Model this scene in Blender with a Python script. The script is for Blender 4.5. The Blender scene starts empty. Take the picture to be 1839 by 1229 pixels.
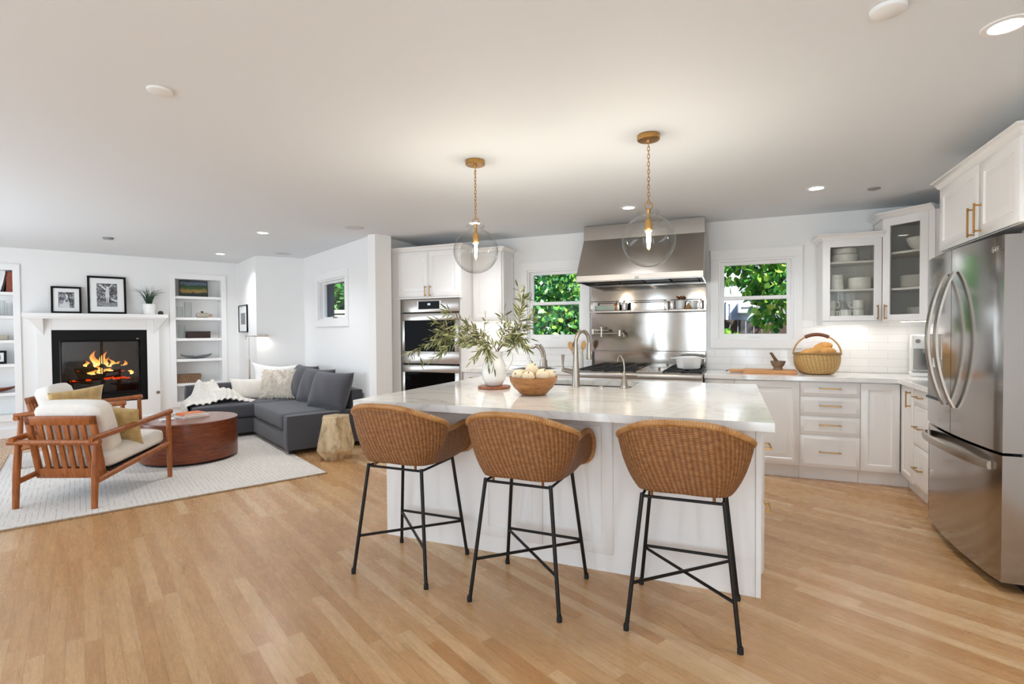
import bpy, bmesh, math, random
from mathutils import Vector, Matrix, noise
R = math.radians
SC = bpy.context.scene
COL = SC.collection
random.seed(7)

# ------------------------------------------------------------------ camera, world, sun, exposure
YAW, PITCH, ROLL = -0.39600481, 0.0196610653, -0.00668427572   # kitchen axis seen from the camera, tilt down, roll
EYE = 1.325
cam_d = bpy.data.cameras.new('camera')
cam_d.sensor_width = 36.0
cam_d.lens = 939.05 / 1839 * 36.0
cam_d.clip_start = 0.05
cam = bpy.data.objects.new('camera', cam_d)
COL.objects.link(cam)
_v = Matrix.Rotation(-YAW, 3, 'Z') @ Matrix.Rotation(math.pi / 2 - PITCH, 3, 'X') @ Matrix.Rotation(ROLL, 3, 'Z')
cam.matrix_world = Matrix.Translation((0, 0, EYE)) @ _v.to_4x4()
SC.camera = cam

SC.view_settings.view_transform = 'Standard'
SC.view_settings.look = 'None'
SC.view_settings.exposure = 0.60
SC.view_settings.gamma = 1.0
SC.view_settings.use_curve_mapping = False
SC.cycles.use_denoising = True
SC.cycles.max_bounces = 9
SC.cycles.diffuse_bounces = 5
SC.cycles.glossy_bounces = 4
SC.cycles.transmission_bounces = 6
SC.cycles.transparent_max_bounces = 16
SC.cycles.caustics_reflective = False
SC.cycles.caustics_refractive = False
SC.cycles.sample_clamp_indirect = 6.0
SC.cycles.sample_clamp_direct = 0.0

W = bpy.data.worlds.new('sky')
SC.world = W
W.use_nodes = True
wn = W.node_tree.nodes
wn.clear()
w_out = wn.new('ShaderNodeOutputWorld')
w_bg = wn.new('ShaderNodeBackground')
w_sky = wn.new('ShaderNodeTexSky')
w_sky.sky_type = 'PREETHAM'
w_sky.sun_direction = Vector((0.55, -0.45, 0.72)).normalized()
w_sky.turbidity = 3.0
w_bg.inputs['Strength'].default_value = 0.9
W.node_tree.links.new(w_sky.outputs[0], w_bg.inputs[0])
W.node_tree.links.new(w_bg.outputs[0], w_out.inputs[0])

sun_d = bpy.data.lights.new('sun', 'SUN')
sun_d.energy = 12.0
sun_d.angle = R(0.6)
sun_d.color = (1.0, 0.95, 0.86)
sun = bpy.data.objects.new('sun', sun_d)
COL.objects.link(sun)
sun.rotation_euler = Vector((-0.55, 0.45, -0.72)).to_track_quat('-Z', 'Y').to_euler()

def area_light(name, loc, direction, sx, sy, power, color):
    d = bpy.data.lights.new(name, 'AREA')
    d.shape = 'RECTANGLE'
    d.size, d.size_y = sx, sy
    d.energy = power
    d.color = color
    o = bpy.data.objects.new(name, d)
    COL.objects.link(o)
    o.location = loc
    o.rotation_euler = Vector(direction).to_track_quat('-Z', 'Z').to_euler()
    return o

# living-room axes: x along the fireplace wall, y towards it
ANG = 0.69341963 + 0.39600481
LXV = Vector((math.cos(ANG), math.sin(ANG), 0))
LYV = Vector((-math.sin(ANG), math.cos(ANG), 0))
def LV(x, y, z=0.0):
    return LXV * x + LYV * y + Vector((0, 0, z))

CEIL = 2.45
# added fill area lights standing in for daylight, rear slits and unseen left window
for _x in (-1.75, -0.75, 0.35, 1.35):
    area_light('patio_daylight', (_x, -2.12, 1.15), (0, 1, -0.05), 0.26, 2.0, 16, (0.68, 0.855, 1.0))
_p = LV(-2.92, 5.2, 1.35)
area_light('window_daylight', _p, LXV + Vector((0, 0, 0.85)), 6.4, 1.5, 100, (0.70, 0.865, 1.0))

# ------------------------------------------------------------------ materials
def lin(h):
    h = h.lstrip('#')
    c = [int(h[i:i + 2], 16) / 255 for i in (0, 2, 4)]
    return tuple(x / 12.92 if x <= 0.04045 else ((x + 0.055) / 1.055) ** 2.4 for x in c) + (1.0,)

class NT:
    def __init__(s, name):
        s.m = bpy.data.materials.new(name)
        s.m.use_nodes = True
        s.t = s.m.node_tree
        s.n = s.t.nodes
        s.n.clear()
        s.out = s.n.new('ShaderNodeOutputMaterial')
    def node(s, kind, **kw):
        k = s.n.new(kind)
        for a, b in kw.items():
            if a in k.bl_rna.properties:
                setattr(k, a, b)
        return k
    def link(s, a, b):
        s.t.links.new(a, b)
    def math(s, op, a, b=None, c=None):
        k = s.n.new('ShaderNodeMath')
        k.operation = op
        for i, v in enumerate((a, b, c)):
            if v is None:
                continue
            if isinstance(v, (int, float)):
                k.inputs[i].default_value = v
            else:
                s.link(v, k.inputs[i])
        return k.outputs[0]
    def ramp(s, fac, stops):
        k = s.n.new('ShaderNodeValToRGB')
        e = k.color_ramp.elements
        while len(e) < len(stops):
            e.new(0.5)
        for el, (p, c) in zip(e, stops):
            el.position = p
            el.color = lin(c) if isinstance(c, str) else c
        s.link(fac, k.inputs[0])
        return k.outputs[0]
    def mix(s, fac, a, b, mode='MIX'):
        k = s.n.new('ShaderNodeMix')
        k.data_type = 'RGBA'
        k.blend_type = mode
        for sock, v in ((k.inputs[0], fac), (k.inputs[6], a), (k.inputs[7], b)):
            if isinstance(v, (int, float)):
                sock.default_value = v
            elif isinstance(v, (tuple, str)):
                sock.default_value = lin(v) if isinstance(v, str) else v
            else:
                s.link(v, sock)
        return k.outputs[2]
    def coords(s, kind='Object', scale=(1, 1, 1), rot=(0, 0, 0)):
        tc = s.n.new('ShaderNodeTexCoord')
        mp = s.n.new('ShaderNodeMapping')
        mp.inputs['Scale'].default_value = scale
        mp.inputs['Rotation'].default_value = rot
        s.link(tc.outputs[kind], mp.inputs[0])
        return mp.outputs[0]
    def noise(s, vec, scale=5.0, detail=3.0, rough=0.5, dist=0.0):
        k = s.n.new('ShaderNodeTexNoise')
        k.inputs['Scale'].default_value = scale
        k.inputs['Detail'].default_value = detail
        k.inputs['Roughness'].default_value = rough
        k.inputs['Distortion'].default_value = dist
        if vec is not None:
            s.link(vec, k.inputs['Vector'])
        return k.outputs[0]
    def bsdf(s, color, rough=0.5, metal=0.0, **kw):
        k = s.n.new('ShaderNodeBsdfPrincipled')
        if isinstance(color, str):
            k.inputs['Base Color'].default_value = lin(color)
        elif isinstance(color, tuple):
            k.inputs['Base Color'].default_value = color
        else:
            s.link(color, k.inputs['Base Color'])
        if isinstance(rough, (int, float)):
            k.inputs['Roughness'].default_value = rough
        else:
            s.link(rough, k.inputs['Roughness'])
        k.inputs['Metallic'].default_value = metal
        for a, b in kw.items():
            sock = k.inputs[a.replace('_', ' ')]
            if isinstance(b, (int, float, tuple)):
                sock.default_value = b
            else:
                s.link(b, sock)
        s.link(k.outputs[0], s.out.inputs[0])
        s.b = k
        return k
    def bump(s, height, strength=0.3, dist=0.01):
        k = s.n.new('ShaderNodeBump')
        k.inputs['Strength'].default_value = strength
        k.inputs['Distance'].default_value = dist
        s.link(height, k.inputs['Height'])
        s.link(k.outputs[0], s.b.inputs['Normal'])

MAT = {}
def simple(name, color, rough=0.5, metal=0.0, bump=0.0, bscale=60.0, var=0.0, vscale=4.0, **kw):
    t = NT(name)
    v = t.coords()
    col = color
    if var:
        n = t.noise(v, vscale, 4.0)
        c = lin(color)
        lo = tuple(max(0, x * (1 - var)) for x in c[:3]) + (1,)
        hi = tuple(min(1, x * (1 + var)) for x in c[:3]) + (1,)
        col = t.ramp(n, [(0.3, lo), (0.7, hi)])
    t.bsdf(col, rough, metal, **kw)
    if bump:
        t.bump(t.noise(v, bscale, 3.0), bump, 0.003)
    MAT[name] = t.m
    return t.m

simple('wall_paint', '#F0EFED', 0.55, bump=0.05, bscale=150)
simple('ceiling_paint', '#E3E6E8', 0.7, bump=0.04, bscale=120)
simple('trim_paint', '#F3F2F0', 0.35)
simple('cabinet_paint', '#EFECE9', 0.28, bump=0.015, bscale=25)
simple('brass', '#B98F55', 0.32, 1.0, var=0.05)
simple('black_metal', '#14110F', 0.45, 0.3)
simple('black_paint', '#0A0909', 0.5, Specular_IOR_Level=0.2)
simple('dark_gap', '#0A0908', 0.8)
simple('nickel', '#B2A89C', 0.28, 1.0)
simple('chrome', '#D6D4D0', 0.12, 1.0)
simple('porcelain', '#F4F2EE', 0.12, var=0.01)
simple('white_plastic', '#EDEDEB', 0.35)
simple('grey_plastic', '#8E8C8A', 0.4)
simple('speaker_grille', '#CFCDCA', 0.6, bump=0.2, bscale=400)
simple('cream_linen', '#EDE6DC', 0.9, bump=0.35, bscale=350, var=0.03, vscale=30, Sheen_Weight=0.2)
simple('white_linen', '#F2EFEA', 0.9, bump=0.3, bscale=300, var=0.02, Sheen_Weight=0.2)
simple('grey_fabric', '#48474C', 0.95, bump=0.7, bscale=260, var=0.22, vscale=190, Sheen_Weight=0.25)
simple('gold_velvet', '#BE9E63', 0.75, bump=0.3, bscale=60, var=0.22, vscale=16, Sheen_Weight=0.6)
simple('oven_glass', '#0B0A0A', 0.06, Specular_IOR_Level=0.03)
simple('fur', '#F0E7DB', 0.9, var=0.12, vscale=14, Sheen_Weight=0.3)
simple('knit', '#E9E3D9', 0.95, bump=0.6, bscale=130, var=0.16, vscale=120)
simple('paper_white', '#F2F2F0', 0.8)
simple('book_orange', '#D9743F', 0.55)
simple('book_cover', '#D8CFC6', 0.55)
simple('book_dark', '#2A2420', 0.6)
simple('book_red', '#8C4A36', 0.7, var=0.3, vscale=40)
simple('stone', '#8A7862', 0.8, bump=0.4, bscale=90, var=0.2, vscale=30)
simple('stoneware', '#B7AC9C', 0.55, var=0.1, vscale=30)
simple('cork', '#B98A58', 0.8, var=0.2, vscale=60)
simple('dark_weave', '#35231C', 0.75, bump=0.6, bscale=90, var=0.4, vscale=60)
simple('grey_glass', '#77797A', 0.2, 0.2)
simple('bread', '#E0A65E', 0.8, bump=0.3, bscale=30, var=0.25, vscale=9)
simple('fruit_skin', '#E8D6B6', 0.5, bump=0.05, bscale=40, var=0.1, vscale=18)
simple('fruit_stem', '#6B5334', 0.8)
simple('spoon_wood', '#C89B62', 0.6, var=0.12, vscale=20)
simple('spoon_dark', '#6E4B34', 0.6, var=0.1, vscale=20)
simple('gourd', '#D88A32', 0.5, var=0.1, vscale=20)
simple('green_glass', '#A9B8A6', 0.15)
simple('log_bark', '#1A1310', 0.9, bump=0.8, bscale=30, var=0.5, vscale=14)
simple('ember', '#3A1408', 0.9, Emission_Color=lin('#FF4A12'), Emission_Strength=1.1)
simple('firebrick', '#171514', 0.9, bump=0.3, bscale=20, var=0.3, vscale=6)
simple('soil', '#33261C', 0.95, bump=0.5)
simple('grass_blade', '#2E4A32', 0.5, var=0.35, vscale=30)
simple('bark', '#5B4A3A', 0.9, bump=0.6, bscale=25, var=0.25, vscale=10)
simple('twig', '#6A5A44', 0.8, var=0.2, vscale=40)
simple('house_paint', '#A4AFBE', 0.8, var=0.05)
simple('house_trim', '#D9DCE0', 0.7)
simple('fence_wood', '#3B2F29', 0.85, bump=0.4, bscale=20, var=0.3, vscale=5)
simple('ground_earth', '#6E6454', 0.95, bump=0.3, var=0.25, vscale=3)
simple('path_stone', '#D8DADC', 0.9, var=0.06, vscale=5)
simple('charcoal_paint', '#3A4048', 0.6)
simple('rubber', '#0B0A0A', 0.7)
simple('cast_iron', '#1B1C1E', 0.5, 0.2)
simple('handle_leather', '#7A4A33', 0.6, var=0.15, vscale=60)
simple('candle_dark', '#2B1A18', 0.6, bump=0.5, bscale=60)

def emit(name, color, strength):
    t = NT(name)
    e = t.node('ShaderNodeEmission')
    e.inputs[0].default_value = lin(color)
    e.inputs[1].default_value = strength
    t.link(e.outputs[0], t.out.inputs[0])
    MAT[name] = t.m
emit('lamp_white', '#FFF9F0', 9.0)
emit('lamp_soft', '#FFF3E0', 2.0)
emit('filament', '#FFE6BC', 45.0)
emit('display_glow', '#CFE4FF', 1.6)
emit('flame_core', '#FFE9A8', 2.4)

def glass(name, tint, refl=1.0, edge=0.0, base=0.02):
    t = NT(name)
    tr = t.node('ShaderNodeBsdfTransparent')
    gl = t.node('ShaderNodeBsdfGlossy')
    gl.inputs['Roughness'].default_value = 0.02
    mx = t.node('ShaderNodeMixShader')
    lw = t.node('ShaderNodeLayerWeight')
    lw.inputs[0].default_value = 0.5
    f5 = t.math('POWER', lw.outputs['Facing'], 4.0)
    fac = t.math('MULTIPLY_ADD', f5, 0.75 * refl, base)
    t.link(fac, mx.inputs[0])
    c = lin(tint)
    if edge:
        e8 = t.math('POWER', lw.outputs['Facing'], 3.0)
        k = t.mix(e8, c, tuple(x * (1 - edge) for x in c[:3]) + (1,))
        t.link(k, tr.inputs[0])
    else:
        tr.inputs[0].default_value = c
    t.link(tr.outputs[0], mx.inputs[1])
    t.link(gl.outputs[0], mx.inputs[2])
    t.link(mx.outputs[0], t.out.inputs[0])
    MAT[name] = t.m
glass('window_glass', '#FCFDFD', 0.3, base=0.004)
glass('cabinet_glass', '#F4F4F1', 0.9, base=0.03)
glass('globe_glass', '#FBFBFA', 1.0, edge=0.45, base=0.035)
glass('vessel_glass', '#FAFBFB', 0.8, edge=0.22, base=0.02)
glass('fire_glass', '#D8D4D2', 0.8, base=0.05)

def wood(name, a, b, c, scale=(14, 1.2, 14), rough=0.4, coat=0.0):
    t = NT(name)
    v = t.coords('Object', scale)
    n = t.noise(v, 3.0, 6.0, 0.6, 0.6)
    n2 = t.noise(t.coords('Object', tuple(x * 5 for x in scale)), 4.0, 3.0)
    col = t.ramp(n, [(0.3, a), (0.52, b), (0.75, c)])
    col = t.mix(t.math('MULTIPLY', n2, 0.22), col, a)
    t.bsdf(col, rough, Coat_Weight=coat, Coat_Roughness=0.15)
    t.bump(n2, 0.08, 0.002)
    MAT[name] = t.m
wood('teak', '#84451A', '#A45D28', '#B9713A', (16, 16, 2.5), 0.42)
wood('walnut', '#542410', '#7A3A1B', '#96512A', (3.0, 3.0, 26), 0.33, 0.15)
wood('walnut_top', '#5E2E1A', '#7E4128', '#935338', (22, 2.0, 22), 0.25, 0.3)
wood('maple_board', '#B9793E', '#CE9257', '#DBA76E', (1.5, 18, 18), 0.45)
wood('acacia', '#83502B', '#A9733F', '#C08F58', (6, 6, 22), 0.4)
wood('rust_wood', '#7E4423', '#9A5A34', '#B47347', (4, 22, 22), 0.4)
wood('pale_stump', '#8F7656', '#CDB48C', '#E2CDA8', (5.5, 5.5, 2.0), 0.6)

def make_steel(name, color, rough, stretch, bump=0.05, wob=0.0):
    t = NT(name)
    v = t.coords('Object', stretch)
    n = t.noise(v, 40.0, 2.0)
    r = t.math('MULTIPLY_ADD', n, 0.12, rough - 0.06)
    t.bsdf(color, r, 1.0)
    if wob:
        n = t.math('ADD', t.math('MULTIPLY', n, 0.02), t.noise(t.coords('Object', (1.6, 1, 2.2)), 2.2, 1.0))
        t.bump(n, wob, 0.05)
    else:
        t.bump(n, bump, 0.0006)
    MAT[name] = t.m
make_steel('stainless', '#B5AEA7', 0.26, (1, 1, 60))
make_steel('stainless_panel', '#A8A29B', 0.09, (80, 1, 1), wob=0.02)
make_steel('stainless_hood', '#C2BAB1', 0.34, (1, 60, 60))
make_steel('stainless_door', '#B0ACA9', 0.15, (60, 60, 1), 0.02)

# quartz
t = NT('quartz')
v = t.coords('Object', (1, 1, 1))
n = t.noise(v, 1.6, 5.0, 0.55, 1.6)
vein = t.math('POWER', t.math('SUBTRACT', 1.0, t.math('ABSOLUTE', t.math('MULTIPLY_ADD', n, 2.0, -1.0))), 26.0)
big = t.noise(v, 2.6, 2.0)
vein = t.math('MULTIPLY', vein, t.math('MULTIPLY', big, 0.8))
t.bsdf(t.mix(vein, '#EFEDE9', '#BDB6AE'), 0.09)
MAT['quartz'] = t.m

# oak strip floor, boards along the living-room depth axis
t = NT('oak_floor')
tc = t.node('ShaderNodeTexCoord')
mp = t.node('ShaderNodeMapping')
mp.inputs['Rotation'].default_value = (0, 0, -ANG)
t.link(tc.outputs['Object'], mp.inputs[0])
sx = t.node('ShaderNodeSeparateXYZ')
t.link(mp.outputs[0], sx.inputs[0])
BW, BL = 0.062, 1.05
ax = t.math('DIVIDE', sx.outputs[0], BW)
row = t.math('FLOOR', ax)
wnz = t.node('ShaderNodeTexWhiteNoise', noise_dimensions='1D')
t.link(row, wnz.inputs['W'])
al = t.math('ADD', t.math('DIVIDE', sx.outputs[1], BL), t.math('MULTIPLY', wnz.outputs[0], 7.3))
idx = t.math('FLOOR', al)
cmb = t.node('ShaderNodeCombineXYZ')
t.link(row, cmb.inputs[0]); t.link(idx, cmb.inputs[1])
wn2 = t.node('ShaderNodeTexWhiteNoise', noise_dimensions='2D')
t.link(cmb.outputs[0], wn2.inputs['Vector'])
rnd = wn2.outputs[0]
tone = t.ramp(rnd, [(0.0, '#C39260'), (0.25, '#CA9B69'), (0.55, '#D1A473'), (0.8, '#D7AC7C'), (1.0, '#E2BD90')])
gv = t.node('ShaderNodeCombineXYZ')
t.link(t.math('MULTIPLY', sx.outputs[0], 26.0), gv.inputs[0])
t.link(t.math('MULTIPLY_ADD', sx.outputs[1], 1.7, t.math('MULTIPLY', rnd, 40.0)), gv.inputs[1])
t.link(t.math('MULTIPLY', rnd, 9.0), gv.inputs[2])
g1 = t.noise(gv.outputs[0], 2.2, 5.0, 0.62, 0.7)
gc = t.ramp(g1, [(0.3, '#A07A58'), (0.55, '#FFFFFF'), (0.8, '#FFF4DF')])
col = t.mix(0.30, tone, gc, 'MULTIPLY')
gv2 = t.node('ShaderNodeCombineXYZ')
t.link(t.math('MULTIPLY', sx.outputs[0], 150.0), gv2.inputs[0])
t.link(t.math('MULTIPLY', sx.outputs[1], 9.0), gv2.inputs[1])
fine = t.noise(gv2.outputs[0], 1.2, 2.0)
col = t.mix(t.math('MULTIPLY', fine, 0.22), col, '#96704B')
fx = t.math('FRACT', ax)
ex = t.math('MINIMUM', fx, t.math('SUBTRACT', 1.0, fx))
fy = t.math('FRACT', al)
ey = t.math('MULTIPLY', t.math('MINIMUM', fy, t.math('SUBTRACT', 1.0, fy)), BL / BW)
seam = t.math('LESS_THAN', t.math('MINIMUM', ex, ey), 0.016)
col = t.mix(t.math('MULTIPLY', seam, 0.35), col, '#6B4526')
t.bsdf(col, t.math('MULTIPLY_ADD', fine, 0.10, 0.22), Specular_IOR_Level=0.5)
t.bump(t.math('MULTIPLY_ADD', seam, -1.0, t.math('MULTIPLY', fine, 0.15)), 0.12, 0.002)
MAT['oak_floor'] = t.m

# rug: cream with fine broken dark lines along the room depth
t = NT('rug_wool')
tc = t.node('ShaderNodeTexCoord')
sx = t.node('ShaderNodeSeparateXYZ')
t.link(tc.outputs['Object'], sx.inputs[0])
px_ = t.math('DIVIDE', sx.outputs[0], 0.034)
line = t.math('LESS_THAN', t.math('ABSOLUTE', t.math('SUBTRACT', t.math('FRACT', px_), 0.5)), 0.075)
cm = t.node('ShaderNodeCombineXYZ')
t.link(t.math('FLOOR', px_), cm.inputs[0])
t.link(t.math('MULTIPLY', sx.outputs[1], 5.0), cm.inputs[1])
br = t.math('GREATER_THAN', t.noise(cm.outputs[0], 1.3, 2.0), 0.47)
cm2 = t.node('ShaderNodeCombineXYZ')
t.link(t.math('MULTIPLY', sx.outputs[0], 30.0), cm2.inputs[0])
t.link(t.math('MULTIPLY', sx.outputs[1], 60.0), cm2.inputs[1])
slub = t.noise(cm2.outputs[0], 2.0, 3.0)
base = t.ramp(slub, [(0.3, '#C9BEB0'), (0.5, '#E2DAD0'), (0.75, '#F1ECE5')])
col = t.mix(t.math('MULTIPLY', t.math('MULTIPLY', line, br), 0.42), base, '#8C7F72')
t.bsdf(col, 0.95, Sheen_Weight=0.2)
t.bump(t.math('MULTIPLY_ADD', line, -0.6, slub), 0.6, 0.006)
MAT['rug_wool'] = t.m
simple('rug_binding', '#A38D74', 0.95, bump=0.5, bscale=120, var=0.25, vscale=70)

# wicker, by UV (u around in metres, v up in metres)
def wicker(name, light, mid, dark, su, sv):
    t = NT(name)
    tc = t.node('ShaderNodeTexCoord')
    sx = t.node('ShaderNodeSeparateXYZ')
    t.link(tc.outputs['UV'], sx.inputs[0])
    u = t.math('MULTIPLY', sx.outputs[0], su)
    vv = t.math('MULTIPLY', sx.outputs[1], sv)
    wv = t.math('SINE', t.math('ADD', t.math('MULTIPLY', u, math.pi), t.math('MULTIPLY', t.math('FLOOR', vv), 0.35)))
    strand = t.math('SINE', t.math('MULTIPLY', t.math('FRACT', vv), math.pi))
    h = t.math('MULTIPLY', t.math('MULTIPLY_ADD', wv, 0.4, 0.6), strand)
    cb = t.node('ShaderNodeCombineXYZ')
    t.link(t.math('MULTIPLY', sx.outputs[0], 22.0), cb.inputs[0])
    t.link(t.math('MULTIPLY', sx.outputs[1], 45.0), cb.inputs[1])
    st = t.noise(cb.outputs[0], 1.5, 3.0)
    c1 = t.ramp(st, [(0.28, mid), (0.7, light)])
    col = t.mix(t.math('MULTIPLY', t.math('SUBTRACT', 1.0, h), 0.85), c1, dark)
    t.bsdf(col, 0.55)
    t.bump(h, 0.8, 0.004)
    MAT[name] = t.m
wicker('wicker', '#D79D62', '#A56631', '#4A240D', 80, 165)
wicker('basket_weave', '#E8C58B', '#D3A865', '#A3793C', 60, 110)
wicker('wicker_box', '#B58D66', '#8E6A48', '#4E3624', 70, 110)
t = NT('rattan_pole')
tc = t.node('ShaderNodeTexCoord')
sx = t.node('ShaderNodeSeparateXYZ')
t.link(tc.outputs['UV'], sx.inputs[0])
w_ = t.math('SINE', t.math('MULTIPLY', sx.outputs[0], 520.0))
n_ = t.noise(tc.outputs['Object'], 14.0, 3.0)
t.bsdf(t.mix(t.math('MULTIPLY_ADD', w_, 0.15, 0.2), t.ramp(n_, [(0.3, '#A9713A'), (0.7, '#CF9B60')]), '#7E4E24'), 0.4)
t.bump(w_, 0.4, 0.002)
MAT['rattan_pole'] = t.m

# subway tile
t = NT('subway_tile')
tc = t.node('ShaderNodeTexCoord')
bk = t.node('ShaderNodeTexBrick')
t.link(tc.outputs['UV'], bk.inputs['Vector'])
bk.inputs['Scale'].default_value = 1.0
bk.inputs['Brick Width'].default_value = 0.30
bk.inputs['Row Height'].default_value = 0.075
bk.inputs['Mortar Size'].default_value = 0.0022
bk.inputs['Mortar Smooth'].default_value = 0.3
bk.inputs['Color1'].default_value = lin('#F4F3F1')
bk.inputs['Color2'].default_value = lin('#F0EFED')
bk.inputs['Mortar'].default_value = lin('#DEDBD7')
t.bsdf(bk.outputs[0], 0.12)
t.bump(t.math('SUBTRACT', 1.0, bk.outputs['Fac']), 0.25, 0.002)
MAT['subway_tile'] = t.m

# leaves
def leaf(name, stops, transl=0.45, rough=0.45, scale=2.5):
    t = NT(name)
    g = t.node('ShaderNodeNewGeometry')
    col = t.ramp(g.outputs['Random Per Island'], stops)
    d = t.node('ShaderNodeBsdfDiffuse'); tl = t.node('ShaderNodeBsdfTranslucent'); gl = t.node('ShaderNodeBsdfGlossy')
    gl.inputs['Roughness'].default_value = rough
    t.link(col, d.inputs[0]); t.link(col, tl.inputs[0])
    m1 = t.node('ShaderNodeMixShader'); m2 = t.node('ShaderNodeMixShader')
    m1.inputs[0].default_value = transl
    m2.inputs[0].default_value = 0.05
    t.link(d.outputs[0], m1.inputs[1]); t.link(tl.outputs[0], m1.inputs[2])
    t.link(m1.outputs[0], m2.inputs[1]); t.link(gl.outputs[0], m2.inputs[2])
    t.link(m2.outputs[0], t.out.inputs[0])
    MAT[name] = t.m
leaf('tree_leaf', [(0.0, '#1F5A35'), (0.35, '#2F7A3E'), (0.7, '#5A9C3C'), (1.0, '#8FBE4A')])
leaf('vine_leaf', [(0.0, '#2A6A38'), (0.4, '#4B9436'), (0.75, '#93C94A'), (1.0, '#C9E56C')])
leaf('olive_leaf', [(0.0, '#4A4F2A'), (0.4, '#7A7E48'), (0.75, '#A0A268'), (1.0, '#C2C195')], 0.2, 0.4)

# flames: emission shaded from yellow core to orange tip along height
t = NT('flame')
tc = t.node('ShaderNodeTexCoord')
sx = t.node('ShaderNodeSeparateXYZ')
t.link(tc.outputs['Generated'], sx.inputs[0])
e = t.node('ShaderNodeEmission')
t.link(t.ramp(sx.outputs[2], [(0.0, '#FFD98A'), (0.45, '#FFB04A'), (1.0, '#E2601A')]), e.inputs[0])
t.link(t.ramp(sx.outputs[2], [(0.0, (3.2, 3.2, 3.2, 1)), (0.55, (1.9, 1.9, 1.9, 1)), (1.0, (0.8, 0.8, 0.8, 1))]), e.inputs[1])
tr = t.node('ShaderNodeBsdfTransparent')
lw = t.node('ShaderNodeLayerWeight')
mx = t.node('ShaderNodeMixShader')
t.link(t.math('MULTIPLY', lw.outputs['Facing'], 1.0), mx.inputs[0])
t.link(e.outputs[0], mx.inputs[1]); t.link(tr.outputs[0], mx.inputs[2])
t.link(mx.outputs[0], t.out.inputs[0])
MAT['flame'] = t.m

# black-and-white print: patchy greys
t = NT('photo_print')
v = t.coords('Object', (1, 1, 1))
n = t.noise(v, 26.0, 4.0, 0.7, 0.8)
t.bsdf(t.ramp(n, [(0.36, '#1D1D1F'), (0.47, '#555558'), (0.56, '#8D8D90'), (0.66, '#D5D5D6')]), 0.6)
MAT['photo_print'] = t.m
simple('photo_light', '#D9D9DA', 0.6, var=0.12, vscale=60)
simple('photo_mid', '#8E8E90', 0.6, var=0.4, vscale=50)
t = NT('landscape_paint')
v = t.coords('Object', (1, 1, 1))
sx = t.node('ShaderNodeSeparateXYZ')
t.link(v, sx.inputs[0])
n = t.noise(v, 18.0, 4.0, 0.6, 0.6)
hh = t.math('MULTIPLY_ADD', t.math('SUBTRACT', n, 0.5), 0.09, sx.outputs[2])
t.bsdf(t.ramp(t.math('DIVIDE', hh, 0.27), [(0.05, '#1E2A26'), (0.2, '#2C3B30'), (0.3, '#B08A45'), (0.42, '#8E7A3E'), (0.5, '#3C5A2E'), (0.66, '#2F4A35'), (0.76, '#6E7C8C'), (0.95, '#3D4757')]), 0.45)
MAT['landscape_paint'] = t.m

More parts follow.
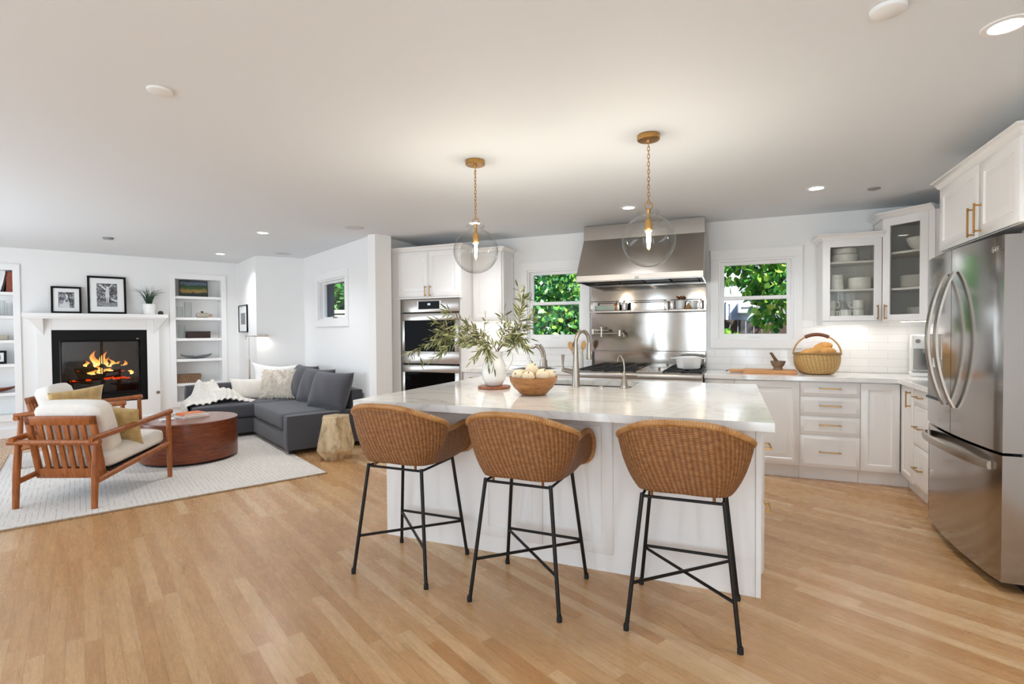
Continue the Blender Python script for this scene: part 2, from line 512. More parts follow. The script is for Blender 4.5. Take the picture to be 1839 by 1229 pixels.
# ------------------------------------------------------------------ mesh helpers
class M:
    """collects shapes, then links them as one mesh object"""
    def __init__(s):
        s.bm = bmesh.new()
        s.uv = s.bm.loops.layers.uv.new('UVMap')
        s.T = Matrix.Identity(4)
    def _add(s, tmp, T=None):
        tmp.transform(s.T @ T if T is not None else s.T)
        me = bpy.data.meshes.new('tmp')
        tmp.to_mesh(me)
        tmp.free()
        s.bm.from_mesh(me)
        bpy.data.meshes.remove(me)
        return s
    def box(s, c, size, bev=0.0, seg=2, rot=None):
        b = bmesh.new()
        b.loops.layers.uv.new('UVMap')
        bmesh.ops.create_cube(b, size=1.0)
        bmesh.ops.scale(b, vec=Vector(size), verts=b.verts)
        if bev:
            bmesh.ops.bevel(b, geom=b.edges[:], offset=min(bev, min(size) * 0.49), segments=seg, profile=0.5, affect='EDGES')
        T = Matrix.Translation(c)
        if rot is not None:
            T = T @ (rot if isinstance(rot, Matrix) else Matrix.Rotation(rot, 4, 'Z'))
        return s._add(b, T)
    def bx(s, x0, x1, y0, y1, z0, z1, bev=0.0, seg=2):
        return s.box(((x0 + x1) / 2, (y0 + y1) / 2, (z0 + z1) / 2), (abs(x1 - x0), abs(y1 - y0), abs(z1 - z0)), bev, seg)
    def lathe(s, prof, seg=32, c=(0, 0, 0), rot=None, sx=1.0, sy=1.0):
        b = bmesh.new()
        uv = b.loops.layers.uv.new('UVMap')
        rows = []
        for r, z in prof:
            if r < 1e-6:
                rows.append([b.verts.new((0, 0, z))])
            else:
                rows.append([b.verts.new((r * sx * math.cos(2 * math.pi * i / seg), r * sy * math.sin(2 * math.pi * i / seg), z)) for i in range(seg)])
        L = [0.0]
        for (r0, z0), (r1, z1) in zip(prof, prof[1:]):
            L.append(L[-1] + math.hypot(r1 - r0, z1 - z0))
        rm = max(r for r, z in prof)
        for k in range(len(rows) - 1):
            A, B = rows[k], rows[k + 1]
            for i in range(seg):
                j = (i + 1) % seg
                u0, u1 = 2 * math.pi * rm * i / seg, 2 * math.pi * rm * (i + 1) / seg
                if len(A) == 1 and len(B) == 1:
                    continue
                if len(A) == 1:
                    f = b.faces.new((A[0], B[j], B[i])); uvs = [(u0, L[k]), (u1, L[k + 1]), (u0, L[k + 1])]
                elif len(B) == 1:
                    f = b.faces.new((A[i], A[j], B[0])); uvs = [(u0, L[k]), (u1, L[k]), (u0, L[k + 1])]
                else:
                    f = b.faces.new((A[i], A[j], B[j], B[i])); uvs = [(u0, L[k]), (u1, L[k]), (u1, L[k + 1]), (u0, L[k + 1])]
                for lp, q in zip(f.loops, uvs):
                    lp[uv].uv = q
        bmesh.ops.recalc_face_normals(b, faces=b.faces[:])
        T = Matrix.Translation(c)
        if rot is not None:
            T = T @ rot
        return s._add(b, T)
    def cyl(s, p, q, r, r2=None, seg=20):
        p, q = Vector(p), Vector(q)
        d = q - p
        rot = d.to_track_quat('Z', 'Y').to_matrix().to_4x4()
        r2 = r if r2 is None else r2
        return s.lathe([(0, 0), (r, 0), (r2, d.length), (0, d.length)], seg, p, rot)
    def tube(s, pts, r, seg=10, closed=False):
        pts = [Vector(p) for p in pts]
        n = len(pts)
        rr = r if isinstance(r, (list, tuple)) else [r] * n
        b = bmesh.new()
        uv = b.loops.layers.uv.new('UVMap')
        rings = []
        prev = None
        L = 0.0
        Ls = []
        for i, p in enumerate(pts):
            if closed:
                tg = pts[(i + 1) % n] - pts[i - 1]
            else:
                tg = pts[min(i + 1, n - 1)] - pts[max(i - 1, 0)]
            tg.normalize()
            if prev is None:
                a = Vector((0, 0, 1)) if abs(tg.z) < 0.9 else Vector((1, 0, 0))
                prev = (a - tg * a.dot(tg)).normalized()
            else:
                prev = (prev - tg * prev.dot(tg)).normalized()
            o = tg.cross(prev)
            if i:
                L += (p - pts[i - 1]).length
            Ls.append(L)
            rings.append([b.verts.new(p + (prev * math.cos(2 * math.pi * k / seg) + o * math.sin(2 * math.pi * k / seg)) * rr[i]) for k in range(seg)])
        for i in range(n if closed else n - 1):
            A, B = rings[i], rings[(i + 1) % n]
            for k in range(seg):
                j = (k + 1) % seg
                f = b.faces.new((A[k], A[j], B[j], B[k]))
                u1 = Ls[(i + 1) % n] if i + 1 < n else Ls[i] + 0.01
                for lp, q in zip(f.loops, [(Ls[i], k / seg), (Ls[i], (k + 1) / seg), (u1, (k + 1) / seg), (u1, k / seg)]):
                    lp[uv].uv = q
        if not closed:
            b.faces.new(list(reversed(rings[0])))
            b.faces.new(rings[-1])
        bmesh.ops.recalc_face_normals(b, faces=b.faces[:])
        return s._add(b)
    def prism(s, poly, z0, z1, T=None, bev=0.0):
        b = bmesh.new()
        b.loops.layers.uv.new('UVMap')
        vs = [b.verts.new((x, y, z0)) for x, y in poly]
        f = b.faces.new(vs)
        ex = bmesh.ops.extrude_face_region(b, geom=[f])
        bmesh.ops.translate(b, vec=(0, 0, z1 - z0), verts=[v for v in ex['geom'] if isinstance(v, bmesh.types.BMVert)])
        bmesh.ops.recalc_face_normals(b, faces=b.faces[:])
        if bev:
            bmesh.ops.bevel(b, geom=b.edges[:], offset=bev, segments=2, profile=0.5, affect='EDGES')
        return s._add(b, T)
    def grid(s, fn, nu, nv, closeu=False, uvfn=None):
        b = bmesh.new()
        uv = b.loops.layers.uv.new('UVMap')
        V = [[b.verts.new(fn(i / nu, j / nv)) for j in range(nv + 1)] for i in range(nu if closeu else nu + 1)]
        for i in range(nu):
            i2 = (i + 1) % nu if closeu else i + 1
            for j in range(nv):
                f = b.faces.new((V[i][j], V[i2][j], V[i2][j + 1], V[i][j + 1]))
                for lp, (a, c) in zip(f.loops, ((i, j), (i + 1, j), (i + 1, j + 1), (i, j + 1))):
                    lp[uv].uv = uvfn(a / nu, c / nv) if uvfn else (a / nu, c / nv)
        return s._add(b)
    def poly(s, pts, uvs=None):
        b = bmesh.new()
        uv = b.loops.layers.uv.new('UVMap')
        f = b.faces.new([b.verts.new(p) for p in pts])
        if uvs:
            for lp, q in zip(f.loops, uvs):
                lp[uv].uv = q
        return s._add(b)
    def ring_panel(s, x0, x1, z0, z1, rings):
        """stepped rectangular relief facing -y: rings of (inset, y); closed by a back face"""
        b = bmesh.new()
        b.loops.layers.uv.new('UVMap')
        loops = []
        for ins, y in rings:
            loops.append([b.verts.new(p) for p in ((x0 + ins, y, z0 + ins), (x1 - ins, y, z0 + ins), (x1 - ins, y, z1 - ins), (x0 + ins, y, z1 - ins))])
        for A, B in zip(loops, loops[1:]):
            for i in range(4):
                j = (i + 1) % 4
                b.faces.new((A[i], A[j], B[j], B[i]))
        b.faces.new(loops[-1])
        b.faces.new(list(reversed(loops[0])))
        bmesh.ops.recalc_face_normals(b, faces=b.faces[:])
        return s._add(b)
    def obj(s, name, mat, parent=None, loc=(0, 0, 0), rotz=0.0, smooth=True, angle=38, rot=None):
        me = bpy.data.meshes.new(name)
        s.bm.to_mesh(me)
        s.bm.free()
        me.materials.append(MAT[mat])
        if smooth and len(me.polygons):
            me.polygons.foreach_set('use_smooth', [True] * len(me.polygons))
            me.set_sharp_from_angle(angle=R(angle))
        o = bpy.data.objects.new(name, me)
        COL.objects.link(o)
        o.location = loc
        o.rotation_euler = rot if rot is not None else (0, 0, rotz)
        if parent is not None:
            o.parent = parent
        return o

def tag(o, label, cat, group=None):
    o['label'] = label
    o['category'] = cat
    if group:
        o['group'] = group
    return o
def thing(name, label, cat, loc=(0, 0, 0), rotz=0.0, group=None):
    o = bpy.data.objects.new(name, None)
    o.empty_display_size = 0.1
    COL.objects.link(o)
    o.location = loc
    o.rotation_euler = (0, 0, rotz)
    return tag(o, label, cat, group)
def struct(o, name=None):
    o['kind'] = 'structure'
    return o
def dup(o, loc=None, rotz=None, label=None, parent=None):
    c = o.copy()
    COL.objects.link(c)
    if parent is not None:
        c.parent = parent
    if loc is not None:
        c.location = loc
    if rotz is not None:
        c.rotation_euler = (0, 0, rotz)
    if label:
        c['label'] = label
    for ch in [x for x in bpy.data.objects if x.parent == o]:
        dup(ch, parent=c)
    return c
def arc(c, r, a0, a1, n, plane='xz'):
    out = []
    for i in range(n + 1):
        a = a0 + (a1 - a0) * i / n
        u, v = r * math.cos(a), r * math.sin(a)
        out.append(Vector(c) + (Vector((u, 0, v)) if plane == 'xz' else Vector((0, u, v)) if plane == 'yz' else Vector((u, v, 0))))
    return out
def spline(pts, n=8):
    """Catmull-Rom through the points"""
    P = [Vector(p) for p in pts]
    P = [P[0] * 2 - P[1]] + P + [P[-1] * 2 - P[-2]]
    out = []
    for i in range(1, len(P) - 2):
        for k in range(n):
            t = k / n
            a, b, c, d = P[i - 1], P[i], P[i + 1], P[i + 2]
            out.append(0.5 * ((2 * b) + (c - a) * t + (2 * a - 5 * b + 4 * c - d) * t * t + (3 * b - a - 3 * c + d) * t ** 3))
    out.append(P[-2])
    return out
def pillow_mesh(m, w, h, d, pinch=0.07, n=22, T=None, sag=0.0):
    """cushion standing in the xz plane, centred, thickness along y"""
    old = m.T
    if T is not None:
        m.T = old @ T
    for sgn in (1, -1):
        def fn(a, b):
            u, v = 2 * a - 1, 2 * b - 1
            x = w / 2 * u * (1 - pinch * (1 - v * v))
            z = h / 2 * v * (1 - pinch * (1 - u * u))
            k = max(0.0, (1 - u * u) * (1 - v * v))
            y = sgn * d / 2 * k ** 0.42 * (1 - 0.35 * sag * v)
            y += sgn * 0.006 * math.sin(7 * u + 3 * v) * k
            return (x, y, z)
        if sgn > 0:
            m.grid(lambda a, b: fn(1 - a, b), n, n)
        else:
            m.grid(fn, n, n)
    m.T = old
    bmesh.ops.remove_doubles(m.bm, verts=m.bm.verts[:], dist=0.0005)
    return m
def soft_box(m, x0, x1, y0, y1, z0, z1, puff=0.02, r=0.05, n=9):
    """upholstered block: rounded and slightly crowned"""
    b = bmesh.new()
    b.loops.layers.uv.new('UVMap')
    bmesh.ops.create_cube(b, size=2.0)
    bmesh.ops.subdivide_edges(b, edges=b.edges[:], cuts=n, use_grid_fill=True)
    hx, hy, hz = (x1 - x0) / 2, (y1 - y0) / 2, (z1 - z0) / 2
    for v in b.verts:
        u = v.co.copy()
        p = Vector((u.x * hx, u.y * hy, u.z * hz))
        q = Vector((max(-hx + r, min(hx - r, p.x)), max(-hy + r, min(hy - r, p.y)), max(-hz + r, min(hz - r, p.z))))
        d = p - q
        if d.length > 1e-6:
            k = max(abs(d.x), abs(d.y), abs(d.z))
            p = q + d.normalized() * min(d.length, r) if d.length > r else p
        kx, ky, kz = 1 - u.x ** 2, 1 - u.y ** 2, 1 - u.z ** 2
        if abs(u.z) > 0.99:
            p.z += math.copysign(puff * (kx * ky) ** 0.5, u.z)
        if abs(u.y) > 0.99:
            p.y += math.copysign(puff * 0.6 * (kx * kz) ** 0.5, u.y)
        if abs(u.x) > 0.99:
            p.x += math.copysign(puff * 0.6 * (ky * kz) ** 0.5, u.x)
        v.co = p + Vector(((x0 + x1) / 2, (y0 + y1) / 2, (z0 + z1) / 2))
    return m._add(b)
def leaves(m, pts_dirs, length, width, fold=0.0):
    b = bmesh.new()
    b.loops.layers.uv.new('UVMap')
    for p, d, s in pts_dirs:
        d = d.normalized()
        a = Vector((random.gauss(0, 1), random.gauss(0, 1), random.gauss(0, 1)))
        o = d.cross(a)
        if o.length < 1e-4:
            continue
        o.normalize()
        l, w = length * s, width * s
        nrm = o.cross(d) * fold * l
        q = [p, p + d * l * 0.35 + o * w / 2, p + d * l * 0.75 + o * w * 0.36 - nrm * 0.4, p + d * l - nrm, p + d * l * 0.75 - o * w * 0.36 - nrm * 0.4, p + d * l * 0.35 - o * w / 2]
        vs = [b.verts.new(x) for x in q]
        b.faces.new(vs)
    return m._add(b)
def slab(m, p, q, z0, z1, thick, holes=()):
    """wall from p to q (2-D), thickness to the right of the direction p->q, with rectangular holes (u0,u1,z0,z1)"""
    p, q = Vector((p[0], p[1], 0)), Vector((q[0], q[1], 0))
    L = (q - p).length
    d = (q - p) / L
    ang = math.atan2(d.y, d.x)
    old = m.T
    m.T = old @ Matrix.Translation(p) @ Matrix.Rotation(ang, 4, 'Z')
    us = sorted({0.0, L} | {h[0] for h in holes} | {h[1] for h in holes})
    for a, b in zip(us, us[1:]):
        if b - a < 1e-5:
            continue
        mid = (a + b) / 2
        hs = sorted([h for h in holes if h[0] < mid < h[1]], key=lambda h: h[2])
        z = z0
        for h in hs:
            if h[2] - z > 1e-5:
                m.bx(a, b, -thick, 0, z, h[2])
            z = h[3]
        if z1 - z > 1e-5:
            m.bx(a, b, -thick, 0, z, z1)
    m.T = old
    return m

# ================================================================== ROOM SHELL
P0, P1, P2, P3 = (1.95, -2.2), (1.95, 5.84), (-3.75, 5.84), (-3.75, 4.93)
def L2(x, y):
    v = LV(x, y)
    return (v.x, v.y)
P4, P5, P6, P7 = L2(2.64, 8.08), L2(2.0, 8.2), L2(2.0, 9.31), L2(-3.0, 9.31)
P8 = (-2.272, -2.2)
ROOM = [P0, P1, P2, P3, P4, P5, P6, P7, P8]
struct(M().prism(ROOM, -0.12, 0.0).obj('floor', 'oak_floor', smooth=False))
struct(M().prism(ROOM, CEIL, CEIL + 0.12).obj('ceiling', 'ceiling_paint', smooth=False))
WY = 5.84
def wall(name, p, q, thick=0.14, holes=()):
    return struct(slab(M(), p, q, 0.0, CEIL, thick, holes).obj(name, 'wall_paint', smooth=False))
wall('wall_right', P0, P1)
WIN = [(-0.115, 0.57), (-2.235, -1.555)]
wall('wall_back', P1, P2, 0.14, [(1.95 - b, 1.95 - a, 1.23, 2.05) for a, b in WIN])
wall('wall_return', P2, P3, 0.10)
wall('wall_living', P3, P4, 0.20, [(0.86, 1.83, 1.50, 2.05)])
wall('wall_nook', P4, P5)
wall('wall_side', P5, P6)
wall('wall_fireplace', P6, P7, 0.14, [(2.0 - 1.777, 2.0 - 1.124, 0.27, 2.18), (2.0 + 0.61, 2.0 + 1.263, 0.27, 2.18), (2.0 - 0.70, 2.0 + 0.18, 0.46, 1.26)])
wl = (Vector(P8) - Vector(P7)).length
wall('wall_left', P7, P8, 0.14, [(9.31 - 8.4, 9.31 - 1.9, 0.6, 2.1)])
wall('wall_rear', P8, P0, 0.14, [(k - 0.16 + 2.272, k + 0.16 + 2.272, 0.1, 2.2) for k in (-1.75, -0.75, 0.35, 1.35)])  # added slit openings, kept narrow for thin streaks in the steel reflections
m = M()
for k in (-1.75, -0.75, 0.35, 1.35):
    m.bx(k - 0.16, k - 0.13, -2.28, -2.24, 0.1, 2.2); m.bx(k + 0.13, k + 0.16, -2.28, -2.24, 0.1, 2.2)
    m.bx(k - 0.13, k + 0.13, -2.28, -2.24, 2.14, 2.2)
struct(m.obj('door_1', 'trim_paint', smooth=False))  # frames of the added rear slits, out of view
m = M()
m.T = Matrix.Rotation(ANG, 4, 'Z')
for k in range(5):
    y = 1.9 + k * 1.625
    m.bx(-3.10, -3.06, y - 0.03, y + 0.03, 0.6, 2.1)
for z in (0.6, 2.04):
    m.bx(-3.10, -3.06, 1.9, 8.4, z, z + 0.06)
struct(m.obj('window_4', 'trim_paint', smooth=False))  # frame of an unseen window, placed for daylight from the left

# sash windows of the kitchen
def sash_window(n, x0, x1, z0=1.23, z1=2.05):
    m = M()
    T = 0.08
    o0, o1, b0, b1 = x0 - T, x1 + T, z0 - 0.09, z1 + 0.095
    m.bx(o0, o1, WY - 0.022, WY, z1, b1, 0.003)
    m.bx(o0, o1, WY - 0.022, WY, b0, z0, 0.003)
    m.bx(o0, x0, WY - 0.022, WY, z0, z1, 0.003)
    m.bx(x1, o1, WY - 0.022, WY, z0, z1, 0.003)
    m.bx(o0 - 0.012, o1 + 0.012, WY - 0.03, WY, b1 - 0.001, b1 + 0.012, 0.003)
    w = struct(m.obj('window_%d' % n, 'trim_paint', smooth=False))
    m = M()
    for a, b in ((x0, x0 + 0.018), (x1 - 0.018, x1)):
        m.bx(a, b, WY + 0.0, WY + 0.12, z0, z1)
    m.bx(x0 + 0.018, x1 - 0.018, WY, WY + 0.12, z1 - 0.02, z1)
    m.bx(x0 + 0.018, x1 - 0.018, WY, WY + 0.12, z0, z0 + 0.012)
    m.obj('window_jamb', 'trim_paint', w, smooth=False)
    zm = (z0 + z1) / 2 + 0.015
    for k, (a, b, y) in enumerate(((z0 + 0.012, zm + 0.018, WY + 0.035), (zm - 0.018, z1 - 0.02, WY + 0.07))):
        m = M()
        s = 0.036
        X0, X1 = x0 + 0.018, x1 - 0.018
        m.bx(X0, X0 + s, y - 0.016, y + 0.016, a, b)
        m.bx(X1 - s, X1, y - 0.016, y + 0.016, a, b)
        m.bx(X0 + s, X1 - s, y - 0.016, y + 0.016, b - 0.034, b)
        m.bx(X0 + s, X1 - s, y - 0.016, y + 0.016, a, a + (0.046 if k == 0 else 0.034))
        sh = m.obj('window_sash', 'trim_paint', w, smooth=False)
        M().bx(X0 + s - 0.004, X1 - s + 0.004, y - 0.003, y + 0.003, a + 0.03, b - 0.03).obj('window_pane', 'window_glass', sh, smooth=False)
        if k == 0:
            xm = (X0 + X1) / 2
            M().tube([(xm - 0.05, y - 0.016, a + 0.014), (xm - 0.05, y - 0.034, a + 0.012), (xm + 0.05, y - 0.034, a + 0.012), (xm + 0.05, y - 0.016, a + 0.014)], 0.004, 8).obj('sash_lift', 'white_plastic', sh)
    return w
sash_window(1, *WIN[0])
sash_window(2, *WIN[1])

# small recessed window of the living-room wall (local frame: x along the wall, y outwards)
WL_ANG = math.atan2(P4[1] - P3[1], P4[0] - P3[0])
def wl_T():
    return Matrix.Translation((P3[0], P3[1], 0)) @ Matrix.Rotation(WL_ANG, 4, 'Z')
m = M()
m.T = wl_T()
u0, u1, z0, z1 = 0.86, 1.83, 1.50, 2.05
for a, b, c, d in ((u0 - 0.09, u1 + 0.09, z1, z1 + 0.09), (u0 - 0.09, u1 + 0.09, z0 - 0.09, z0), (u0 - 0.09, u0, z0, z1), (u1, u1 + 0.09, z0, z1)):
    m.bx(a, b, 0.0, 0.022, c, d, 0.003)
for a, b, c, d in ((u0, u0 + 0.02, z0, z1), (u1 - 0.02, u1, z0, z1), (u0 + 0.02, u1 - 0.02, z0, z0 + 0.02), (u0 + 0.02, u1 - 0.02, z1 - 0.02, z1)):
    m.bx(a, b, -0.10, 0.0, c, d)
w3 = struct(m.obj('window_3', 'trim_paint', smooth=False))
m = M()
m.T = wl_T()
for a, b, c, d in ((u0 + 0.02, u0 + 0.045, z0 + 0.02, z1 - 0.02), (u1 - 0.045, u1 - 0.02, z0 + 0.02, z1 - 0.02), (u0 + 0.045, u1 - 0.045, z0 + 0.02, z0 + 0.045), (u0 + 0.045, u1 - 0.045, z1 - 0.045, z1 - 0.02)):
    m.bx(a, b, -0.095, -0.055, c, d)
sh = m.obj('window_sash', 'trim_paint', w3, smooth=False)
m = M()
m.T = wl_T()
for a, b, c, d in ((u0 + 0.001, u0 + 0.03, z0, z1), (u1 - 0.03, u1 - 0.001, z0, z1), (u0 + 0.03, u1 - 0.03, z0 + 0.001, z0 + 0.03), (u0 + 0.03, u1 - 0.03, z1 - 0.03, z1 - 0.001)):
    m.bx(a, b, -0.205, -0.101, c, d)
m.obj('outer_frame', 'charcoal_paint', w3, smooth=False)
m = M(); m.T = wl_T()
m.bx(u0 + 0.042, u1 - 0.042, -0.078, -0.072, z0 + 0.042, z1 - 0.042)
m.obj('window_pane', 'window_glass', sh, smooth=False)
m = M(); m.T = wl_T()
m.box(((u0 + u1) / 2, -0.04, z0 + 0.03), (0.09, 0.03, 0.02), 0.005)
m.tube([((u0 + u1) / 2 - 0.03, -0.035, z0 + 0.042), ((u0 + u1) / 2 + 0.05, -0.025, z0 + 0.047)], 0.006, 8)
m.obj('window_crank', 'nickel', w3)

# baseboards and tiled splashback
m = M()
slab(m, P3, P4, 0.0, 0.10, -0.014)
struct(m.obj('baseboard_living', 'trim_paint', smooth=False))
m = M()
slab(m, P5, P6, 0.0, 0.10, -0.014)
struct(m.obj('baseboard_side', 'trim_paint', smooth=False))
m = M()
slab(m, P6, L2(-1.4, 9.31), 0.0, 0.12, -0.016)
struct(m.obj('baseboard_fireplace', 'trim_paint', smooth=False))
m = M()
def tile_rect(m, x0, x1, y, z0, z1):
    m.poly([(x0, y, z0), (x1, y, z0), (x1, y, z1), (x0, y, z1)], [(x0, z0), (x1, z0), (x1, z1), (x0, z1)])
tile_rect(m, -0.232, 1.942, WY - 0.008, 0.917, 1.138)
tile_rect(m, 0.65, 1.942, WY - 0.008, 1.138, 1.42)
tile_rect(m, -2.80, -1.458, WY - 0.008, 0.917, 1.138)
tile_rect(m, -2.80, -2.335, WY - 0.008, 1.138, 1.46)
m.poly([(1.942, 4.42, 0.917), (1.942, WY - 0.008, 0.917), (1.942, WY - 0.008, 1.42), (1.942, 4.42, 1.42)][::-1], [(4.42, 0.917), (WY, 0.917), (WY, 1.42), (4.42, 1.42)][::-1])
struct(m.obj('trim_1', 'subway_tile', smooth=False))

# ================================================================== KITCHEN CABINETS
def door_panel(m, x0, x1, z0, z1, t=0.02, frame=0.055):
    m.ring_panel(x0, x1, z0, z1, [(0, 0), (0, -t + 0.003), (0.004, -t), (frame, -t), (frame + 0.007, -t + 0.008), (frame + 0.016, -t + 0.008), (frame + 0.042, -t + 0.001), (frame + 0.044, -t + 0.001)])
def drawer_panel(m, x0, x1, z0, z1, t=0.022, slope=0.03):
    m.ring_panel(x0, x1, z0, z1, [(0, 0), (0, -t + 0.014), (slope, -t), (slope + 0.002, -t)])
def pull(m, x, z, L, axis, y=-0.02):
    s = 0.0045
    o = y - 0.032
    if axis == 'x':
        m.bx(x - L / 2, x + L / 2, o - s, o + s, z - s, z + s, 0.0012)
        for k in (-1, 1):
            m.bx(x + k * (L / 2 - 0.012) - s, x + k * (L / 2 - 0.012) + s, o, y + 0.001, z - s, z + s)
    else:
        m.bx(x - s, x + s, o - s, o + s, z - L / 2, z + L / 2, 0.0012)
        for k in (-1, 1):
            m.bx(x - s, x + s, o, y + 0.001, z + k * (L / 2 - 0.012) - s, z + k * (L / 2 - 0.012) + s)
G = 0.0015
def add_door(root, x0, x1, z0, z1, handle=None, frame=0.055, hl=0.13):
    m = M()
    door_panel(m, x0 + G, x1 - G, z0 + G, z1 - G, frame=frame)
    d = m.obj('door', 'cabinet_paint', root)
    if handle:
        m = M()
        pull(m, handle[0], handle[1], hl, 'z')
        m.obj('handle', 'brass', d, smooth=False)
    return d
def add_drawer(root, x0, x1, z0, z1, hl=0.17, hx=None, slope=0.03):
    m = M()
    drawer_panel(m, x0 + G, x1 - G, z0 + G, z1 - G, slope=slope)
    d = m.obj('drawer', 'cabinet_paint', root)
    if hl:
        m = M()
        pull(m, (x0 + x1) / 2 if hx is None else hx, (z0 + z1) / 2 + (0.01 if z1 - z0 < 0.2 else 0.0), hl, 'x', -0.022)
        m.obj('handle', 'brass', d, smooth=False)
    return d
def base_cabinet(name, label, loc, w, rotz=0.0, depth=0.60, group=None, toe=True):
    """local frame: x along the front, front carcass face at y=0, facing -y"""
    root = thing(name, label, 'cabinet', loc, rotz, group)
    m = M()
    m.bx(0.001, w - 0.001, 0.0, depth, 0.12, 0.874)
    m.obj('carcass', 'cabinet_paint', root, smooth=False)
    if toe:
        M().bx(0.001, w - 0.001, 0.06, depth, 0.0, 0.12).obj('toe_kick', 'cabinet_paint', root, smooth=False)
    return root
FY = 5.24          # carcass front of the back run
ZT, ZB = 0.868, 0.122
c = base_cabinet('base_cabinet', 'narrow white base cabinet directly right of the steel range', (-0.225, FY, 0), 0.259)
add_door(c, 0.0, 0.259, ZB, ZT, (0.03, 0.76))
c = base_cabinet('base_cabinet', 'white base cabinet with one panelled door left of the four-drawer unit', (0.034, FY, 0), 0.531)
add_door(c, 0.0, 0.531, ZB, ZT, (0.03, 0.76))
c = base_cabinet('drawer_cabinet', 'white four-drawer base cabinet with brass bar pulls below the basket', (0.565, FY, 0), 0.454)
for a, b in ((0.742, ZT), (0.573, 0.739), (0.406, 0.570), (ZB, 0.403)):
    add_drawer(c, 0.0, 0.454, a, b)
c = base_cabinet('base_cabinet', 'white base cabinet with narrow panelled door in the inner corner', (1.019, FY, 0), 0.279, toe=False)
M().bx(0.001, 0.36, 0.06, 0.60, 0.0, 0.12).obj('toe_kick', 'cabinet_paint', c, smooth=False)
add_door(c, 0.0, 0.279, ZB, ZT)
RX = 1.30          # face plane of the right run
c = base_cabinet('base_cabinet', 'slim white base cabinet with vertical brass pull near the coffee machine', (RX + 0.02, 5.218, 0), 0.31, R(-90), toe=False)
M().bx(-0.08, 0.309, 0.06, 0.60, 0.0, 0.12).obj('toe_kick', 'cabinet_paint', c, smooth=False)
add_door(c, 0.0, 0.31, ZB, ZT, (0.255, 0.775), 0.05)
c = base_cabinet('drawer_cabinet', 'white three-drawer base cabinet beside the refrigerator', (RX + 0.02, 4.905, 0), 0.48, R(-90))
for a, b in ((0.742, ZT), (0.435, 0.739), (ZB, 0.432)):
    add_drawer(c, 0.0, 0.48, a, b, 0.15, 0.17)
# left of the range
c = base_cabinet('base_cabinet', 'white base cabinet with drawer fronts under the prep sink', (-2.79, FY, 0), 0.67)
add_drawer(c, 0.0, 0.335, 0.742, ZT, 0.13); add_drawer(c, 0.335, 0.67, 0.742, ZT, 0.13)
add_door(c, 0.0, 0.335, ZB, 0.739, (0.30, 0.66)); add_door(c, 0.335, 0.67, ZB, 0.739, (0.37, 0.66))
c = base_cabinet('base_cabinet', 'white base cabinet between the prep sink and the steel range', (-2.12, FY, 0), 0.66)
add_drawer(c, 0.0, 0.66, 0.742, ZT, 0.17)
add_door(c, 0.0, 0.33, ZB, 0.739, (0.295, 0.66)); add_door(c, 0.33, 0.66, ZB, 0.739, (0.365, 0.66))

# worktops
m = M()
m.prism([(-0.228, 5.20), (1.275, 5.20), (1.275, 4.42), (1.935, 4.42), (1.935, 5.828), (-0.228, 5.828)], 0.875, 0.915, bev=0.003)
tag(m.obj('countertop', 'quartz', smooth=False), 'white quartz worktop running under the bread basket to the corner', 'countertop')
m = M()
m.bx(-2.795, -1.46, 5.20, 5.828, 0.875, 0.915, 0.003)
tag(m.obj('countertop', 'quartz', smooth=False), 'short white quartz worktop between the ovens and the range', 'countertop')

# tall oven cabinet
OX0, OX1, OY = -3.655, -2.80, 5.22
root = thing('oven_cabinet', 'tall white cabinet housing the double wall oven', 'cabinet', (OX0, OY, 0))
w = OX1 - OX0
m = M()
m.bx(0, 0.04, 0.0, 0.60, 0.0, 2.266); m.bx(w - 0.022, w, 0.0, 0.60, 0.0, 2.266)
m.bx(0.04, w - 0.022, 0.0, 0.60, 1.715, 2.266)
m.bx(0.04, w - 0.022, 0.02, 0.60, 0.0, 0.30)
m.bx(-0.085, 0.0, 0.01, 0.05, 0.0, 2.27)
m.obj('carcass', 'cabinet_paint', root, smooth=False)
def crown(m, pts, z0, out=0.035, h=0.05):
    """crown moulding along front polyline pts (2-D), outwards to the right of the path"""
    prof = [(0, 0), (0.006, 0.004), (0.012, 0.018), (out * 0.75, h * 0.72), (out, h * 0.8), (out, h), (0, h)]
    P = [Vector((p[0], p[1], 0)) for p in pts]
    rows = []
    for i, p in enumerate(P):
        ns = []
        for a, b in ((i - 1, i), (i, i + 1)):
            if a >= 0 and b < len(P):
                d = (P[b] - P[a]).normalized()
                ns.append(Vector((d.y, -d.x, 0)))
        n = sum(ns, Vector()).normalized()
        k = 1.0 / max(0.3, n.dot(ns[0]))
        rows.append([p + n * (o * k) + Vector((0, 0, z0 + z)) for o, z in prof])
    b = bmesh.new()
    b.loops.layers.uv.new('UVMap')
    V = [[b.verts.new(q) for q in r] for r in rows]
    n = len(prof)
    for A, B in zip(V, V[1:]):
        for i in range(n):
            b.faces.new((A[i], A[(i + 1) % n], B[(i + 1) % n], B[i]))
    b.faces.new(V[0]); b.faces.new(V[-1])
    bmesh.ops.recalc_face_normals(b, faces=b.faces[:])
    m._add(b)
m = M()
crown(m, [(-0.085, 0.0), (w, 0.0), (w, 0.29)], 2.27)
m.bx(-0.085, w, 0.0, 0.60, 2.268, 2.272)
m.obj('crown_moulding', 'cabinet_paint', root)
add_door(root, 0.02, w / 2 + 0.01, 1.735, 2.262, (w / 2 - 0.02, 1.80), 0.06, 0.12)
add_door(root, w / 2 + 0.01, w - 0.005, 1.735, 2.262, (w / 2 + 0.042, 1.80), 0.06, 0.12)
m = M()
m.bx(0.0, w + 0.012, -0.028, 0.02, 1.713, 1.731, 0.004)
m.obj('bottom_rail', 'cabinet_paint', root, smooth=False)

